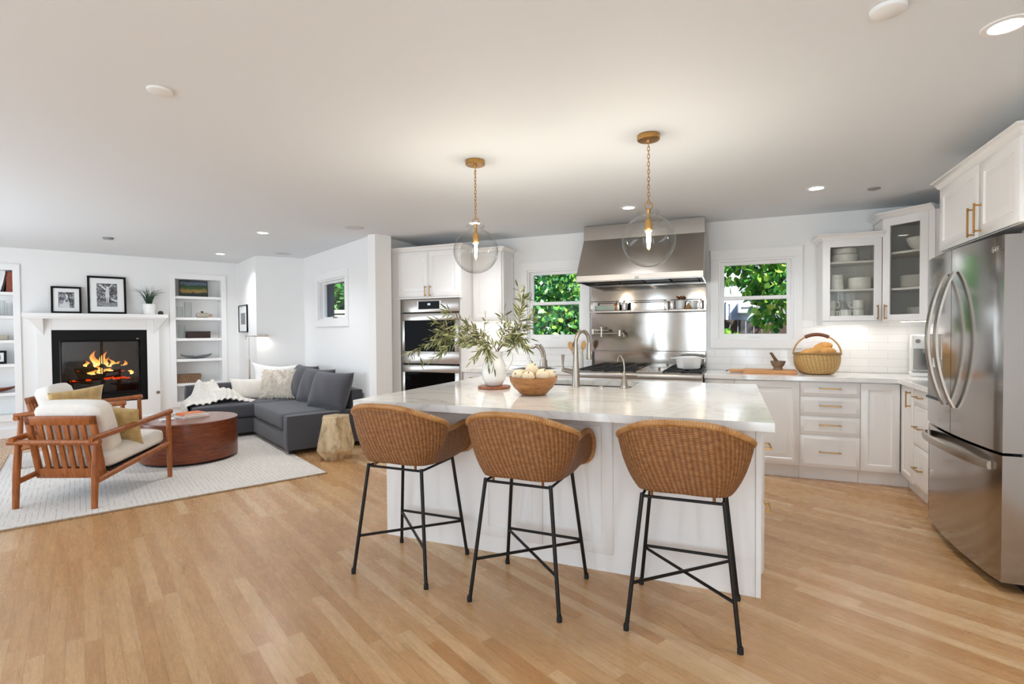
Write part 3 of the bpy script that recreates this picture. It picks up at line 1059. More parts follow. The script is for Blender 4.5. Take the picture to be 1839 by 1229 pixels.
# upper cabinet right of the ovens
root = thing('wall_cabinet', 'white wall cabinet with blank doors between the ovens and the left window', 'cabinet', (-2.80, 5.51, 0))
M().bx(0.001, 0.38, 0.0, 0.327, 1.46, 2.25).obj('carcass', 'cabinet_paint', root, smooth=False)
add_door(root, 0.01, 0.378, 1.462, 2.245, None, 0.05)
m = M(); m.T = Matrix.Translation((0.38, 0.327, 0)) @ Matrix.Rotation(R(90), 4, 'Z')
door_panel(m, -0.32, -0.004, 1.462, 2.245, 0.014, 0.05)
m.obj('side_panel', 'cabinet_paint', root)
m = M()
crown(m, [(0.001, -0.02), (0.385, -0.02), (0.385, 0.327)], 2.25)
m.bx(0.001, 0.384, -0.02, 0.327, 2.249, 2.252)
m.obj('crown_moulding', 'cabinet_paint', root)

# double wall oven
root = thing('double_oven', 'stainless double wall oven with black glass doors and display', 'oven', (-3.2, 5.205, 0))
hw = 0.383
m = M()
m.bx(-hw + 0.01, hw - 0.01, 0.02, 0.55, 0.31, 1.70)
m.obj('body', 'dark_gap', root, smooth=False)
m = M()
m.bx(-hw, hw, -0.012, 0.025, 1.557, 1.708, 0.004)
cp_ = m.obj('control_panel', 'stainless', root)
M().bx(-0.165, 0.155, -0.0145, -0.010, 1.585, 1.690, 0.002).obj('display_bezel', 'stainless', cp_, smooth=False)
dsp = M().bx(-0.145, 0.135, -0.017, -0.012, 1.592, 1.684, 0.002).obj('display', 'black_paint', cp_, smooth=False)
m = M()
for x in (-0.012, 0.008):
    for dx, dz, sx_, sz_ in ((0, 0.009, 0.010, 0.003), (0, 0, 0.010, 0.003), (0, -0.009, 0.010, 0.003), (-0.005, 0, 0.003, 0.02), (0.005, 0, 0.003, 0.02)):
        m.box((x + dx, -0.0178, 1.648 + dz), (sx_, 0.001, sz_))
m.obj('display_digits', 'display_glow', dsp, smooth=False)
for nm, za, zb, wa, wb in (('upper', 0.962, 1.545, 1.105, 1.462), ('lower', 0.32, 0.945, 0.46, 0.862)):
    m = M()
    m.bx(-hw, hw, -0.015, 0.02, zb - (zb - wb), zb, 0.004)
    m.bx(-hw, hw, -0.015, 0.02, za, wa, 0.004)
    m.bx(-hw, -hw + 0.045, -0.015, 0.02, wa, wb, 0.002)
    m.bx(hw - 0.055, hw, -0.015, 0.02, wa, wb, 0.002)
    d = m.obj('oven_door', 'stainless', root)
    M().bx(-hw + 0.044, hw - 0.054, -0.0145, 0.0, wa - 0.001, wb + 0.001).obj('door_window', 'oven_glass' if 'oven_glass' in MAT else 'black_paint', d, smooth=False)

# ------------------------------------------------------------------ glass-fronted wall cabinets
def glass_door(root, x0, x1, z0, z1, frame, hx, hz, y=0.0, T=None):
    m = M()
    if T is not None: m.T = T
    t = 0.02
    for a, b, c, d in ((x0, x0 + frame, z0, z1), (x1 - frame, x1, z0, z1), (x0 + frame, x1 - frame, z0, z0 + frame * 0.8), (x0 + frame, x1 - frame, z1 - frame * 1.1, z1)):
        m.bx(a, b, -t, 0.0, c, d, 0.002)
    d = m.obj('glass_door', 'cabinet_paint', root, smooth=False)
    m = M()
    if T is not None: m.T = T
    m.bx(x0 + frame - 0.004, x1 - frame + 0.004, -0.012, -0.008, z0 + frame * 0.8 - 0.004, z1 - frame * 1.1 + 0.004)
    m.obj('glass_pane', 'cabinet_glass', d, smooth=False)
    m = M()
    if T is not None: m.T = T
    pull(m, hx, hz, 0.13, 'z')
    m.obj('handle', 'brass', d, smooth=False)
UX0, UX1, UZ0, UZ1 = 0.772, 1.225, 1.40, 2.135
root = thing('glass_cabinet', 'lower glass-fronted white wall cabinet holding bowls and mugs', 'cabinet', (UX0, 5.51, 0))
w = UX1 - UX0
m = M()
m.bx(0, 0.018, 0, 0.322, UZ0, UZ1); m.bx(w - 0.018, w, 0, 0.322, UZ0, UZ1)
m.bx(0.018, w - 0.018, 0, 0.312, UZ0, UZ0 + 0.02); m.bx(0.018, w - 0.018, 0, 0.312, UZ1 - 0.02, UZ1)
m.bx(0.018, w - 0.018, 0.312, 0.322, UZ0, UZ1)
m.obj('carcass', 'cabinet_paint', root, smooth=False)
USH = (1.672, 1.922)
for z in USH:
    M().bx(0.018, w - 0.018, 0.02, 0.312, z, z + 0.018).obj('shelf', 'cabinet_paint', root, smooth=False)
glass_door(root, 0.002, w - 0.002, UZ0 + 0.002, UZ1 - 0.004, 0.058, w - 0.035, 1.475)
m = M()
crown(m, [(-0.001, 0.32), (-0.001, -0.02), (w + 0.01, -0.02)], UZ1 - 0.003, 0.045, 0.05)
m.bx(0, w, -0.02, 0.322, UZ1 - 0.004, UZ1 + 0.001)
m.obj('crown_moulding', 'cabinet_paint', root)
m = M()
m.bx(0.0, w, -0.015, 0.004, UZ0 - 0.03, UZ0 - 0.0005); m.bx(0.0, 0.018, 0.004, 0.318, UZ0 - 0.03, UZ0 - 0.0005)
m.obj('light_rail', 'cabinet_paint', root, smooth=False)

# diagonal corner cabinet, taller; local frame x along the diagonal face
DX, DY = 1.232, 5.512
DA = R(-45)
DW = 0.415
DZ0, DZ1 = 1.40, 2.29
root = thing('glass_cabinet', 'taller diagonal corner glass cabinet holding plates and a large bowl', 'cabinet', (DX, DY, 0), DA)
def inv(x, y):
    """world point -> diagonal cabinet frame"""
    dx, dy = x - DX, y - DY
    return (dx * math.cos(-DA) - dy * math.sin(-DA), dx * math.sin(-DA) + dy * math.cos(-DA))
foot = [(0, 0), (DW, 0), inv(1.94, DY - DW * math.sin(R(45))), inv(1.94, 5.832), inv(DX, 5.832)]
m = M()
m.prism(foot, DZ0, DZ0 + 0.02); m.prism(foot, DZ1 - 0.02, DZ1)
for a, b in zip(foot[1:], foot[2:] + foot[:1]):
    slab(m, a, b, DZ0 + 0.02, DZ1 - 0.02, -0.016)
m.obj('carcass', 'cabinet_paint', root, smooth=False)
inner = [(0.02, 0.02), (DW - 0.02, 0.02), (foot[2][0] - 0.02, foot[2][1] - 0.01), (foot[3][0], foot[3][1] - 0.03), (foot[4][0] + 0.02, foot[4][1] - 0.01)]
DSH = (1.662, 1.975)
for z in DSH:
    M().prism(inner, z, z + 0.018).obj('shelf', 'cabinet_paint', root, smooth=False)
glass_door(root, 0.012, DW - 0.045, DZ0 + 0.002, DZ1 - 0.004, 0.062, 0.05, 1.475)
m = M()
m.bx(DW - 0.045, DW, -0.012, 0.0, DZ0, DZ1)
m.obj('stile', 'cabinet_paint', root, smooth=False)
m = M()
crown(m, [inv(DX - 0.005, 5.83), (-0.005, -0.018), (DW, -0.018)], DZ1 - 0.003, 0.045, 0.05)
m.prism([(0, -0.018), (DW, -0.018)] + foot[2:], DZ1 - 0.003, DZ1 + 0.002)
m.obj('crown_moulding', 'cabinet_paint', root)

# cabinet over the refrigerator (front faces -x)
root = thing('over_fridge_cabinet', 'white two-door cabinet above the refrigerator', 'cabinet', (1.29, 4.30, 0), R(-90))
w = 1.075
M().bx(0, w, 0.0, 0.64, 1.83, 2.242).obj('carcass', 'cabinet_paint', root, smooth=False)
add_door(root, 0.012, 0.60, 1.832, 2.245, (0.555, 1.925), 0.06, 0.165)
add_door(root, 0.60, 1.056, 1.832, 2.245, (0.640, 1.935), 0.06, 0.165)
m = M()
crown(m, [(-0.002, 0.4), (-0.002, -0.02), (w + 0.002, -0.02), (w + 0.002, 0.4)], 2.245, 0.036, 0.05)
m.bx(0, w, -0.02, 0.64, 2.243, 2.247)
m.obj('crown_moulding', 'cabinet_paint', root)

# ================================================================== ISLAND
IX0, IX1, IY0, IY1 = -2.08, 0.14, 2.83, 4.30
root = thing('kitchen_island', 'white panelled kitchen island base behind the three stools', 'kitchen island', (0, 0, 0))
m = M()
m.bx(IX0 + 0.02, IX1 - 0.02, IY0 + 0.02, IY1, 0.0, 0.655)
m.bx(IX0 + 0.02, IX1 - 0.02, IY0 + 0.02, 3.785, 0.655, 0.873)
m.bx(IX0 + 0.02, -1.435, 3.785, IY1, 0.655, 0.873); m.bx(-0.65, IX1 - 0.02, 3.785, IY1, 0.655, 0.873)
m.bx(-1.435, -0.65, 4.284, IY1, 0.655, 0.873)
m.obj('carcass', 'cabinet_paint', root, smooth=False)
m = M()
m.bx(IX0 + 0.021, IX1 - 0.026, IY0, IY0 + 0.02, 0.0, 0.874)
m.obj('back_panel', 'cabinet_paint', root, smooth=False)
m = M()
m.bx(IX1 - 0.025, IX1, IY0 - 0.006, IY0 + 0.022, 0.0, 0.874, 0.002)
m.obj('corner_post', 'cabinet_paint', root, smooth=False)
m = M()
m.bx(IX0, IX0 + 0.0205, IY0, IY1, 0.0, 0.874)
m.obj('end_panel', 'cabinet_paint', root, smooth=False)
for a, b in ((-1.40, -0.996), (-0.994, -0.59)):
    m = M(); m.T = Matrix.Translation((0, IY0, 0))
    door_panel(m, a, b, 0.10, 0.868, 0.014, 0.06)
    m.obj('panel_door', 'cabinet_paint', root)
# drawers on the right end, pulls towards the aisle
m = M(); m.bx(IX1 - 0.02, IX1 - 0.001, IY0 + 0.03, IY1, 0.0, 0.10)
m.obj('toe_kick', 'cabinet_paint', root, smooth=False)
for za, zb, hz in ((0.46, 0.866, 0.725), (0.105, 0.457, 0.405)):
    m = M(); m.T = Matrix.Translation((IX1, IY0 + 0.035, 0)) @ Matrix.Rotation(R(90), 4, 'Z')
    drawer_panel(m, 0.0, 0.40, za, zb, 0.018, 0.02)
    d = m.obj('drawer', 'cabinet_paint', root)
    m = M(); m.T = Matrix.Translation((IX1, IY0 + 0.035, 0)) @ Matrix.Rotation(R(90), 4, 'Z')
    pull(m, 0.125, hz, 0.14, 'x', -0.018)
    m.obj('handle', 'brass', d, smooth=False)
m = M(); m.T = Matrix.Translation((IX1, IY0 + 0.035, 0)) @ Matrix.Rotation(R(90), 4, 'Z')
door_panel(m, 0.403, 0.86, 0.105, 0.866); door_panel(m, 0.863, 1.43, 0.105, 0.866)
m.obj('side_door', 'cabinet_paint', root)

# worktop with a sink cut-out
CX0, CX1, CY0, CY1 = -2.12, 0.18, 2.556, 4.352
SX0, SX1, SY0, SY1 = -1.42, -0.665, 3.80, 4.27
m = M()
for a, b, c, d in ((CX0, CX1, CY0, SY0), (CX0, CX1, SY1, CY1), (CX0, SX0, SY0, SY1), (SX1, CX1, SY0, SY1)):
    m.bx(a, b, c, d, 0.8745, 0.915)
bmesh.ops.remove_doubles(m.bm, verts=m.bm.verts[:], dist=0.0004)
tag(m.obj('countertop', 'quartz', smooth=False), 'large white quartz island worktop with faint grey veins and a sink cut-out', 'countertop')
m = M()
t_ = 0.012
m.bx(SX0 - t_, SX1 + t_, SY0 - t_, SY1 + t_, 0.66, 0.672)
m.bx(SX0 - t_, SX0, SY0 - t_, SY1 + t_, 0.672, 0.8742); m.bx(SX1, SX1 + t_, SY0 - t_, SY1 + t_, 0.672, 0.8742)
m.bx(SX0, SX1, SY0 - t_, SY0, 0.672, 0.8742); m.bx(SX0, SX1, SY1, SY1 + t_, 0.672, 0.8742)
sk = tag(m.obj('sink', 'stainless', smooth=False), 'stainless undermount sink set into the island worktop', 'sink')
M().cyl((-1.04, 4.03, 0.672), (-1.04, 4.03, 0.676), 0.045).obj('drain', 'chrome', sk)

# main tap, brushed nickel gooseneck with pull-down spray
root = thing('faucet', 'tall brushed nickel gooseneck faucet at the island sink', 'faucet', (-1.055, 3.745, 0.9152), R(62))
m = M()
m.lathe([(0, 0), (0.033, 0), (0.033, 0.012), (0.029, 0.03), (0.0265, 0.10), (0.0195, 0.22), (0.0165, 0.30), (0, 0.30)], 24)
m.obj('body', 'nickel', root)
m = M()
pts = [(0, 0, 0.28), (0, 0, 0.30)] + [(0.072 - 0.072 * math.cos(a), 0, 0.325 + 0.085 * math.sin(a)) for a in [i * math.pi / 12 for i in range(13)]]
m.tube(pts, 0.0145, 14)
m.obj('spout', 'nickel', root)
m = M()
m.lathe([(0, 0.32), (0.0155, 0.32), (0.0175, 0.30), (0.019, 0.24), (0.0225, 0.205), (0.021, 0.195), (0, 0.195)], 20, (0.144, 0, 0))
m.obj('spray_head', 'nickel', root)
m = M()
m.cyl((-0.005, 0, 0.105), (-0.005, 0.105, 0.118), 0.021, 0.018)
m.cyl((-0.005, 0.098, 0.117), (-0.006, 0.135, 0.117), 0.012)
m.tube([(-0.006, 0.125, 0.12), (-0.008, 0.128, 0.165), (-0.012, 0.122, 0.235)], [0.008, 0.008, 0.013], 10)
m.obj('lever', 'nickel', root)
root = thing('filter_tap', 'small slender nickel filtered-water tap right of the sink', 'faucet', (-0.700, 3.745, 0.9152), R(140))
m = M()
m.lathe([(0, 0), (0.03, 0), (0.031, 0.008), (0.024, 0.035), (0.017, 0.062), (0.011, 0.075), (0.008, 0.12), (0, 0.12)], 20)
m.obj('body', 'nickel', root)
m = M()
m.tube(spline([(0, 0, 0.10), (-0.002, 0, 0.145), (0.008, 0, 0.195), (0.035, 0, 0.228), (0.062, 0, 0.225), (0.075, 0, 0.19)], 6), 0.0055, 10)
m.obj('spout', 'nickel', root)
m = M()
m.lathe([(0, 0), (0.022, 0), (0.022, 0.006), (0.012, 0.012), (0.010, 0.016), (0, 0.016)], 20)
tag(m.obj('air_switch', 'nickel', None, (-0.865, 3.752, 0.9152)), 'round nickel button in the worktop between the two taps', 'button')

# ================================================================== RANGE, HOOD AND STEEL WALL
RX0, RX1 = -1.455, -0.236
root = thing('range', 'wide stainless steel range with black grates and a bullnose front', 'stove', ((RX0 + RX1) / 2, 5.14, 0))
hw = (RX1 - RX0) / 2 - 0.002
m = M()
m.bx(-hw, hw, 0.03, 0.69, 0.10, 0.905, 0.003)
m.bx(-hw, hw, -0.03, 0.04, 0.862, 0.915, 0.012)
for x in (-hw + 0.05, hw - 0.05):
    m.cyl((x, 0.08, 0.0), (x, 0.08, 0.11), 0.02); m.cyl((x, 0.6, 0.0), (x, 0.6, 0.11), 0.02)
m.obj('body', 'stainless_hood', root)
m = M()
m.bx(-hw, hw, 0.012, 0.032, 0.752, 0.860, 0.003)
cp_ = m.obj('control_panel', 'stainless_hood', root)
for k, x in enumerate((-0.50, -0.40, -0.30, -0.2, 0.115, 0.24, 0.40, 0.5)):
    m = M()
    m.cyl((x, 0.012, 0.795), (x, 0.004, 0.795), 0.034)
    m.cyl((x, 0.008, 0.795), (x, -0.034, 0.795), 0.024, 0.021)
    m.obj('knob', 'stainless_hood' if k != 4 else 'black_paint', cp_)
m = M(); m.bx(-0.11, 0.015, -0.033, -0.028, 0.878, 0.898, 0.002)
m.obj('name_plate', 'chrome', root, smooth=False)
m = M()
for a, b in ((-hw + 0.006, 0.15), (0.155, hw - 0.006)):
    m.bx(a, b, 0.0, 0.03, 0.16, 0.745, 0.004)
    m.tube([(a + 0.05, 0.0, 0.70), (a + 0.05, -0.05, 0.70), (b - 0.05, -0.05, 0.70), (b - 0.05, 0.0, 0.70)], 0.013, 10)
m.obj('oven_door', 'stainless_hood', root)
m = M(); m.bx(-hw + 0.01, hw - 0.01, 0.045, 0.665, 0.905, 0.917, 0.002)
m.obj('cooktop', 'stainless', root, smooth=False)
def grate(x0, x1):
    m = M()
    y0, y1, z = 0.05, 0.655, 0.936
    s = 0.008
    for x in (x0, (x0 + x1) / 2, x1):
        m.bx(x - s, x + s, y0, y1, z - 0.008, z + 0.006, 0.003)
    for y in (y0, (y0 + y1) / 2, y1):
        m.bx(x0, x1, y - s, y + s, z - 0.008, z + 0.006, 0.003)
    for y in (y0 + (y1 - y0) * 0.25, y0 + (y1 - y0) * 0.75):
        m.bx(x0, x0 + 0.1, y - 0.006, y + 0.006, z - 0.004, z + 0.008, 0.002)
        m.bx(x1 - 0.1, x1, y - 0.006, y + 0.006, z - 0.004, z + 0.008, 0.002)
        m.cyl(((x0 + x1) / 2, y, 0.917), ((x0 + x1) / 2, y, 0.93), 0.045, 0.04)
        m.bx((x0 + x1) / 2 - 0.006, (x0 + x1) / 2 + 0.006, y - 0.11, y - 0.04, z - 0.004, z + 0.008, 0.002)
    for x in (x0, x1):
        for y in (y0, y1):
            m.bx(x - s, x + s, y - s, y + s, 0.917, z)
    m.obj('grate', 'cast_iron', root)
grate(-hw + 0.02, -hw + 0.295); grate(-hw + 0.305, -hw + 0.58); grate(hw - 0.35, hw - 0.02)
m = M(); m.bx(-hw + 0.60, hw - 0.37, 0.06, 0.65, 0.917, 0.932, 0.004)
g_ = m.obj('griddle', 'stainless', root, smooth=False)
m = M()
m.bx(-0.02, 0.0, 0.30, 0.34, 0.9325, 0.952, 0.004); m.bx(0.17, 0.19, 0.30, 0.34, 0.9325, 0.952, 0.004)
m.obj('lifting_knob', 'rust_wood', g_)
m = M(); m.bx(-hw, hw, 0.667, 0.687, 0.905, 1.105, 0.004)
m.obj('backguard', 'stainless_panel', root, smooth=False)

root = thing('steel_splashback', 'tall brushed stainless splashback panel with a narrow railed shelf', 'splashback', (0, 0, 0))
m = M(); m.bx(RX0, RX1, 5.828, 5.8385, 1.108, 1.90)
m.obj('panel', 'stainless_panel', root, smooth=False)
for a, b in ((RX0 + 0.012, -1.09), (-1.085, -0.60), (-0.595, RX1 - 0.012)):
    m = M()
    m.bx(a, b, 5.655, 5.828, 1.532, 1.540)
    m.bx(a, b, 5.655, 5.662, 1.524, 1.548, 0.002)
    m.tube([(a + 0.02, 5.66, 1.645), (b - 0.02, 5.66, 1.645)], 0.005, 8)
    for x in (a + 0.03, b - 0.03):
        m.bx(x - 0.012, x + 0.012, 5.655, 5.665, 1.54, 1.652, 0.002)
        m.bx(x - 0.012, x + 0.012, 5.655, 5.828, 1.540, 1.548)
    m.obj('rail_shelf', 'stainless', root)

root = thing('range_hood', 'large stainless range hood with sloped canopy over the steel range', 'range hood', ((RX0 + RX1) / 2, 0, 0))
hw = (RX1 - RX0) / 2
m = M()
yb = 5.836
# canopy: side profile extruded along x
prof = [(5.19, 1.835), (5.19, 1.885), (5.50, 2.293), (yb, 2.293), (yb, 1.835)]
b = bmesh.new(); b.loops.layers.uv.new('UVMap')
Lf = [b.verts.new((-hw, y, z)) for y, z in prof]; Rt = [b.verts.new((hw, y, z)) for y, z in prof]
for i in range(4):
    j = i + 1
    b.faces.new((Lf[i], Lf[j], Rt[j], Rt[i]))
b.faces.new(Lf); b.faces.new(Rt)
bmesh.ops.recalc_face_normals(b, faces=b.faces[:])
m._add(b)
m.obj('canopy', 'stainless_hood', root, smooth=False)
m = M()
m.bx(-hw, hw, 5.205, 5.82, 1.862, 1.868)
for k in range(4):
    x = -hw + 0.06 + k * 0.275
    m.bx(x + 0.01, x + 0.265, 5.36, 5.78, 1.845, 1.862, 0.004)
m.obj('filters', 'cast_iron', root, smooth=False)
m = M()
m.bx(-hw - 0.001, hw + 0.001, 5.188, 5.20, 1.822, 1.8345); m.bx(-hw + 0.01, hw - 0.01, 5.81, yb - 0.001, 1.822, 1.8345)
m.bx(-hw - 0.001, -hw + 0.01, 5.20, yb - 0.001, 1.822, 1.8345); m.bx(hw - 0.01, hw + 0.001, 5.20, yb - 0.001, 1.822, 1.8345)
m.obj('lip', 'chrome', root, smooth=False)
m = M(); m.bx(-hw, hw, 5.50, yb, 2.293, CEIL - 0.004, 0.002)
m.obj('chimney_cover', 'stainless', root, smooth=False)
for x in (-0.42, 0.0, 0.42):
    m = M(); m.cyl((x, 5.29, 1.862), (x, 5.29, 1.852), 0.032)
    hl = m.obj('hood_lamp', 'lamp_soft', root)
    d = bpy.data.lights.new('hood_spot', 'SPOT'); d.energy = 0.15; d.spot_size = R(110); d.spot_blend = 0.7; d.shadow_soft_size = 0.03; d.color = (1, 0.93, 0.82)
    lo = bpy.data.objects.new('hood_spot', d); COL.objects.link(lo); lo.parent = root; lo.location = (x, 5.29, 1.84)
m = M(); m.bx(-0.02, 0.02, 5.183, 5.192, 1.832, 1.858, 0.003)
m.obj('hood_latch', 'chrome', root, smooth=False)

# things on the steel shelf
ZS = 1.5485
m = M(); m.bx(-0.11, 0.11, -0.05, 0.05, 0.0, 0.004); m.bx(-0.11, -0.106, -0.05, 0.05, 0, 0.055); m.bx(0.106, 0.11, -0.05, 0.05, 0, 0.055); m.bx(-0.106, 0.106, -0.05, -0.046, 0, 0.055); m.bx(-0.106, 0.106, 0.046, 0.05, 0, 0.055)
tag(m.obj('glass_dish', 'green_glass', None, (-1.275, 5.745, ZS), smooth=False), 'pale green rectangular dish at the left end of the steel shelf', 'dish')
root = thing('gourd', 'small orange gourd with dark stem on the steel shelf', 'gourd', (-1.155, 5.74, ZS))
m = M(); m.lathe([(0, 0.002), (0.02, 0.0), (0.038, 0.018), (0.042, 0.038), (0.034, 0.062), (0.014, 0.075), (0, 0.076)], 18)
m.obj('flesh', 'gourd', root)
M().cyl((0, 0, 0.072), (0.006, 0, 0.098), 0.007, 0.004, 8).obj('stem', 'fruit_stem', root)
CUP = [(0, 0.004), (0.026, 0.0), (0.030, 0.004), (0.037, 0.085), (0.0345, 0.085), (0.028, 0.008), (0, 0.008)]
tag(M().lathe(CUP, 24, sx=1, sy=1).obj('cup', 'porcelain', None, (-1.065, 5.73, ZS)), 'plain white cup beside the orange gourd', 'cup')
root = thing('utensil_cup', 'square-sided white cup holding small wooden scoops on the steel shelf', 'cup', (-0.485, 5.735, ZS))
m = M(); m.lathe([(0, 0.003), (0.042, 0.0), (0.05, 0.092), (0.046, 0.092), (0.039, 0.008), (0, 0.008)], 24)
m.obj('cup_body', 'porcelain', root)
root2 = thing('wooden_scoop', 'little wooden scoop standing in the white cup on the steel shelf', 'scoop', (-0.485, 5.735, ZS + 0.01))
m = M()
for a in (-0.6, 0.1, 0.7):
    m.tube([(0, 0, 0.01), (0.045 * a, 0.01, 0.115)], 0.005, 8)
    m.lathe([(0, 0), (0.014, 0.004), (0.017, 0.014), (0.008, 0.024), (0, 0.025)], 12, (0.047 * a, 0.01, 0.105))
m.obj('scoop_body', 'rust_wood', root2)
def mug(name, label, loc, rz, h=0.09, r=0.04, group=None):
    root = thing(name, label, 'mug', loc, rz, group)
    m = M()
    m.lathe([(0, 0.004), (r * 0.82, 0.0), (r * 0.95, 0.006), (r, 0.03), (r, h), (r - 0.004, h), (r - 0.005, 0.02), (0, 0.012)], 24)
    m.obj('mug_body', 'porcelain', root)
    m = M()
    m.tube(spline([(r - 0.002, 0, h * 0.82), (r + 0.022, 0, h * 0.8), (r + 0.03, 0, h * 0.5), (r + 0.02, 0, h * 0.22), (r - 0.003, 0, h * 0.2)], 5), 0.0055, 8)
    m.obj('handle', 'porcelain', root)
    return root
mug('mug', 'white mug with ring handle at the right of the steel shelf', (-0.365, 5.745, ZS), R(-10))
root = thing('gourd', 'small ochre gourd in front of the white mug on the steel shelf', 'gourd', (-0.405, 5.695, ZS))
m = M(); m.lathe([(0, 0.001), (0.024, 0.0), (0.032, 0.014), (0.024, 0.03), (0.01, 0.045), (0.006, 0.06), (0, 0.06)], 16)
m.obj('flesh', 'cork', root)

# pot filler on the steel wall
root = thing('pot_filler', 'nickel folding pot filler on the wall above the left burners', 'faucet', (-1.415, 5.826, 1.32))
m = M()
m.cyl((0, 0, 0), (0, -0.012, 0), 0.032); m.cyl((0, 0, 0), (0, -0.09, 0), 0.012); m.cyl((0, -0.09, -0.03), (0, -0.09, 0.03), 0.016)
m.obj('wall_mount', 'nickel', root)
m = M()
m.tube([(0, -0.09, 0.015), (0.02, -0.11, 0.015), (0.18, -0.115, 0.012)], 0.009, 10)
m.tube([(0, -0.09, -0.02), (0.10, -0.11, -0.02), (0.20, -0.115, -0.02), (0.30, -0.10, -0.02)], 0.009, 10)
m.cyl((0.10, -0.11, -0.06), (0.10, -0.11, 0.05), 0.012)
m.cyl((0.08, -0.11, 0.045), (0.12, -0.11, 0.045), 0.006)
m.obj('arm', 'nickel', root)
m = M()
m.cyl((0.30, -0.10, -0.05), (0.30, -0.10, 0.015), 0.02); m.tube([(0.30, -0.10, -0.02), (0.34, -0.10, -0.02), (0.345, -0.10, -0.06)], 0.011, 10)
m.cyl((0.27, -0.10, 0.0), (0.33, -0.10, 0.0), 0.006)
m.obj('valve', 'nickel', root)

# white casserole on the right burners
root = thing('dutch_oven', 'oval white enamel casserole pot on the right burners', 'pot', (-0.385, 5.47, 0.945))
m = M()
m.lathe([(0, 0.0), (0.095, 0.0), (0.108, 0.01), (0.125, 0.10), (0.127, 0.108), (0.119, 0.108), (0.10, 0.012), (0, 0.008)], 36, sx=1.0, sy=0.8)
m.obj('pot_body', 'porcelain', root)
m = M()
m.lathe([(0.128, 0.106), (0.129, 0.114), (0.10, 0.122), (0.05, 0.128), (0, 0.13)], 36, sx=1.0, sy=0.8)
m.obj('lid', 'porcelain', root)
for s in (-1, 1):
    m = M(); m.box((s * 0.145, 0, 0.104), (0.05, 0.07, 0.009), 0.004)
    m.obj('handle', 'porcelain', root)

# ================================================================== REFRIGERATOR  (front faces -x)
FYA, FYB, FYC = 3.33, 4.40, 3.865
def fx(y, base=1.243, bulge=0.037):
    u = (y - FYC) / ((FYB - FYA) / 2)
    return base - bulge * (1 - u * u)
root = thing('refrigerator', 'stainless french-door refrigerator with bowed doors and bottom freezer', 'refrigerator', (0, 0, 0))
m = M(); m.bx(1.352, 1.94, FYA + 0.012, FYB - 0.02, 0.03, 1.76, 0.006)
m.obj('cabinet_body', 'charcoal_paint', root, smooth=False)
def fridge_door(y0, y1, z0, z1, rl, rr):
    m = M()
    n = 14
    out = []
    for i in range(n + 1):
        y = y0 + (y1 - y0) * i / n
        x = fx(y)
        if rl and y1 - y < rl: x += rl * (1 - math.sqrt(max(0, 1 - ((rl - (y1 - y)) / rl) ** 2)))
        if rr and y - y0 < rr: x += rr * (1 - math.sqrt(max(0, 1 - ((rr - (y - y0)) / rr) ** 2)))
        out.append((x, y))
    poly = out + [(1.35, y1), (1.35, y0)]
    m.prism(poly, z0, z1)
    return m
FD = 'stainless_door'
dr = fridge_door(FYA, FYC - 0.003, 0.705, 1.79, 0, 0.006).obj('right_door', FD, root, angle=25)
dl = fridge_door(FYC + 0.003, FYB, 0.705, 1.79, 0.02, 0).obj('left_door', FD, root, angle=25)
fz = fridge_door(FYA, FYB, 0.055, 0.69, 0.02, 0.006).obj('freezer_drawer', FD, root, angle=25)
m = M(); m.bx(1.30, 1.40, FYA + 0.02, FYB - 0.02, 0.69, 0.706); m.bx(1.36, 1.9, FYA + 0.02, FYB - 0.02, 0.0, 0.05)
m.obj('seal', 'dark_gap', root, smooth=False)
for z in (0.698, 1.778):
    m = M(); m.bx(1.33, 1.40, FYA + 0.001, FYA + 0.05, z - (0.012 if z < 1 else 0), z + (0.012 if z < 1 else 0.03), 0.004)
    m.obj('hinge', 'grey_plastic', root, smooth=False)
def bow_handle(y, z0, z1, name, par, out=0.085, w=0.040, d=0.020):
    m = M()
    n = 16
    def sec(k):
        t = k / n
        z = z0 + (z1 - z0) * t
        o = 0.004 + out * math.sin(math.pi * t) ** 0.8
        return fx(y) - o, z
    rows = []
    b = bmesh.new(); b.loops.layers.uv.new('UVMap')
    for k in range(n + 1):
        x, z = sec(k)
        rows.append([b.verts.new(p) for p in ((x, y - w / 2, z), (x - d * 0.6, y - w / 2, z), (x - d, y, z), (x - d * 0.6, y + w / 2, z), (x, y + w / 2, z))])
    for A, B in zip(rows, rows[1:]):
        for i in range(5):
            j = (i + 1) % 5
            b.faces.new((A[i], A[j], B[j], B[i]))
    b.faces.new(rows[0]); b.faces.new(rows[-1])
    bmesh.ops.recalc_face_normals(b, faces=b.faces[:])
    m._add(b)
    return m.obj(name, 'nickel', par, angle=50)
bow_handle(3.795, 0.865, 1.655, 'handle', dr)
bow_handle(3.935, 0.865, 1.655, 'handle', dl)
# freezer handle: bar bowed outwards across the drawer
m = M()
pts, n = [], 18
for k in range(n + 1):
    t = k / n
    y = 3.40 + (4.33 - 3.40) * t
    pts.append((fx(y) - 0.004 - 0.062 * math.sin(math.pi * t) ** 0.55, y, 0.625 + 0.02 * math.sin(math.pi * t)))
b = bmesh.new(); b.loops.layers.uv.new('UVMap')
rows = []
for x, y, z in pts:
    rows.append([b.verts.new(p) for p in ((x, y, z + 0.022), (x - 0.014, y, z + 0.018), (x - 0.018, y, z), (x - 0.014, y, z - 0.020), (x, y, z - 0.022))])
for A, B in zip(rows, rows[1:]):
    for i in range(5):
        j = (i + 1) % 5
        b.faces.new((A[i], A[j], B[j], B[i]))
b.faces.new(rows[0]); b.faces.new(rows[-1])
bmesh.ops.recalc_face_normals(b, faces=b.faces[:])
m._add(b)
m.obj('handle', 'nickel', fz, angle=50)
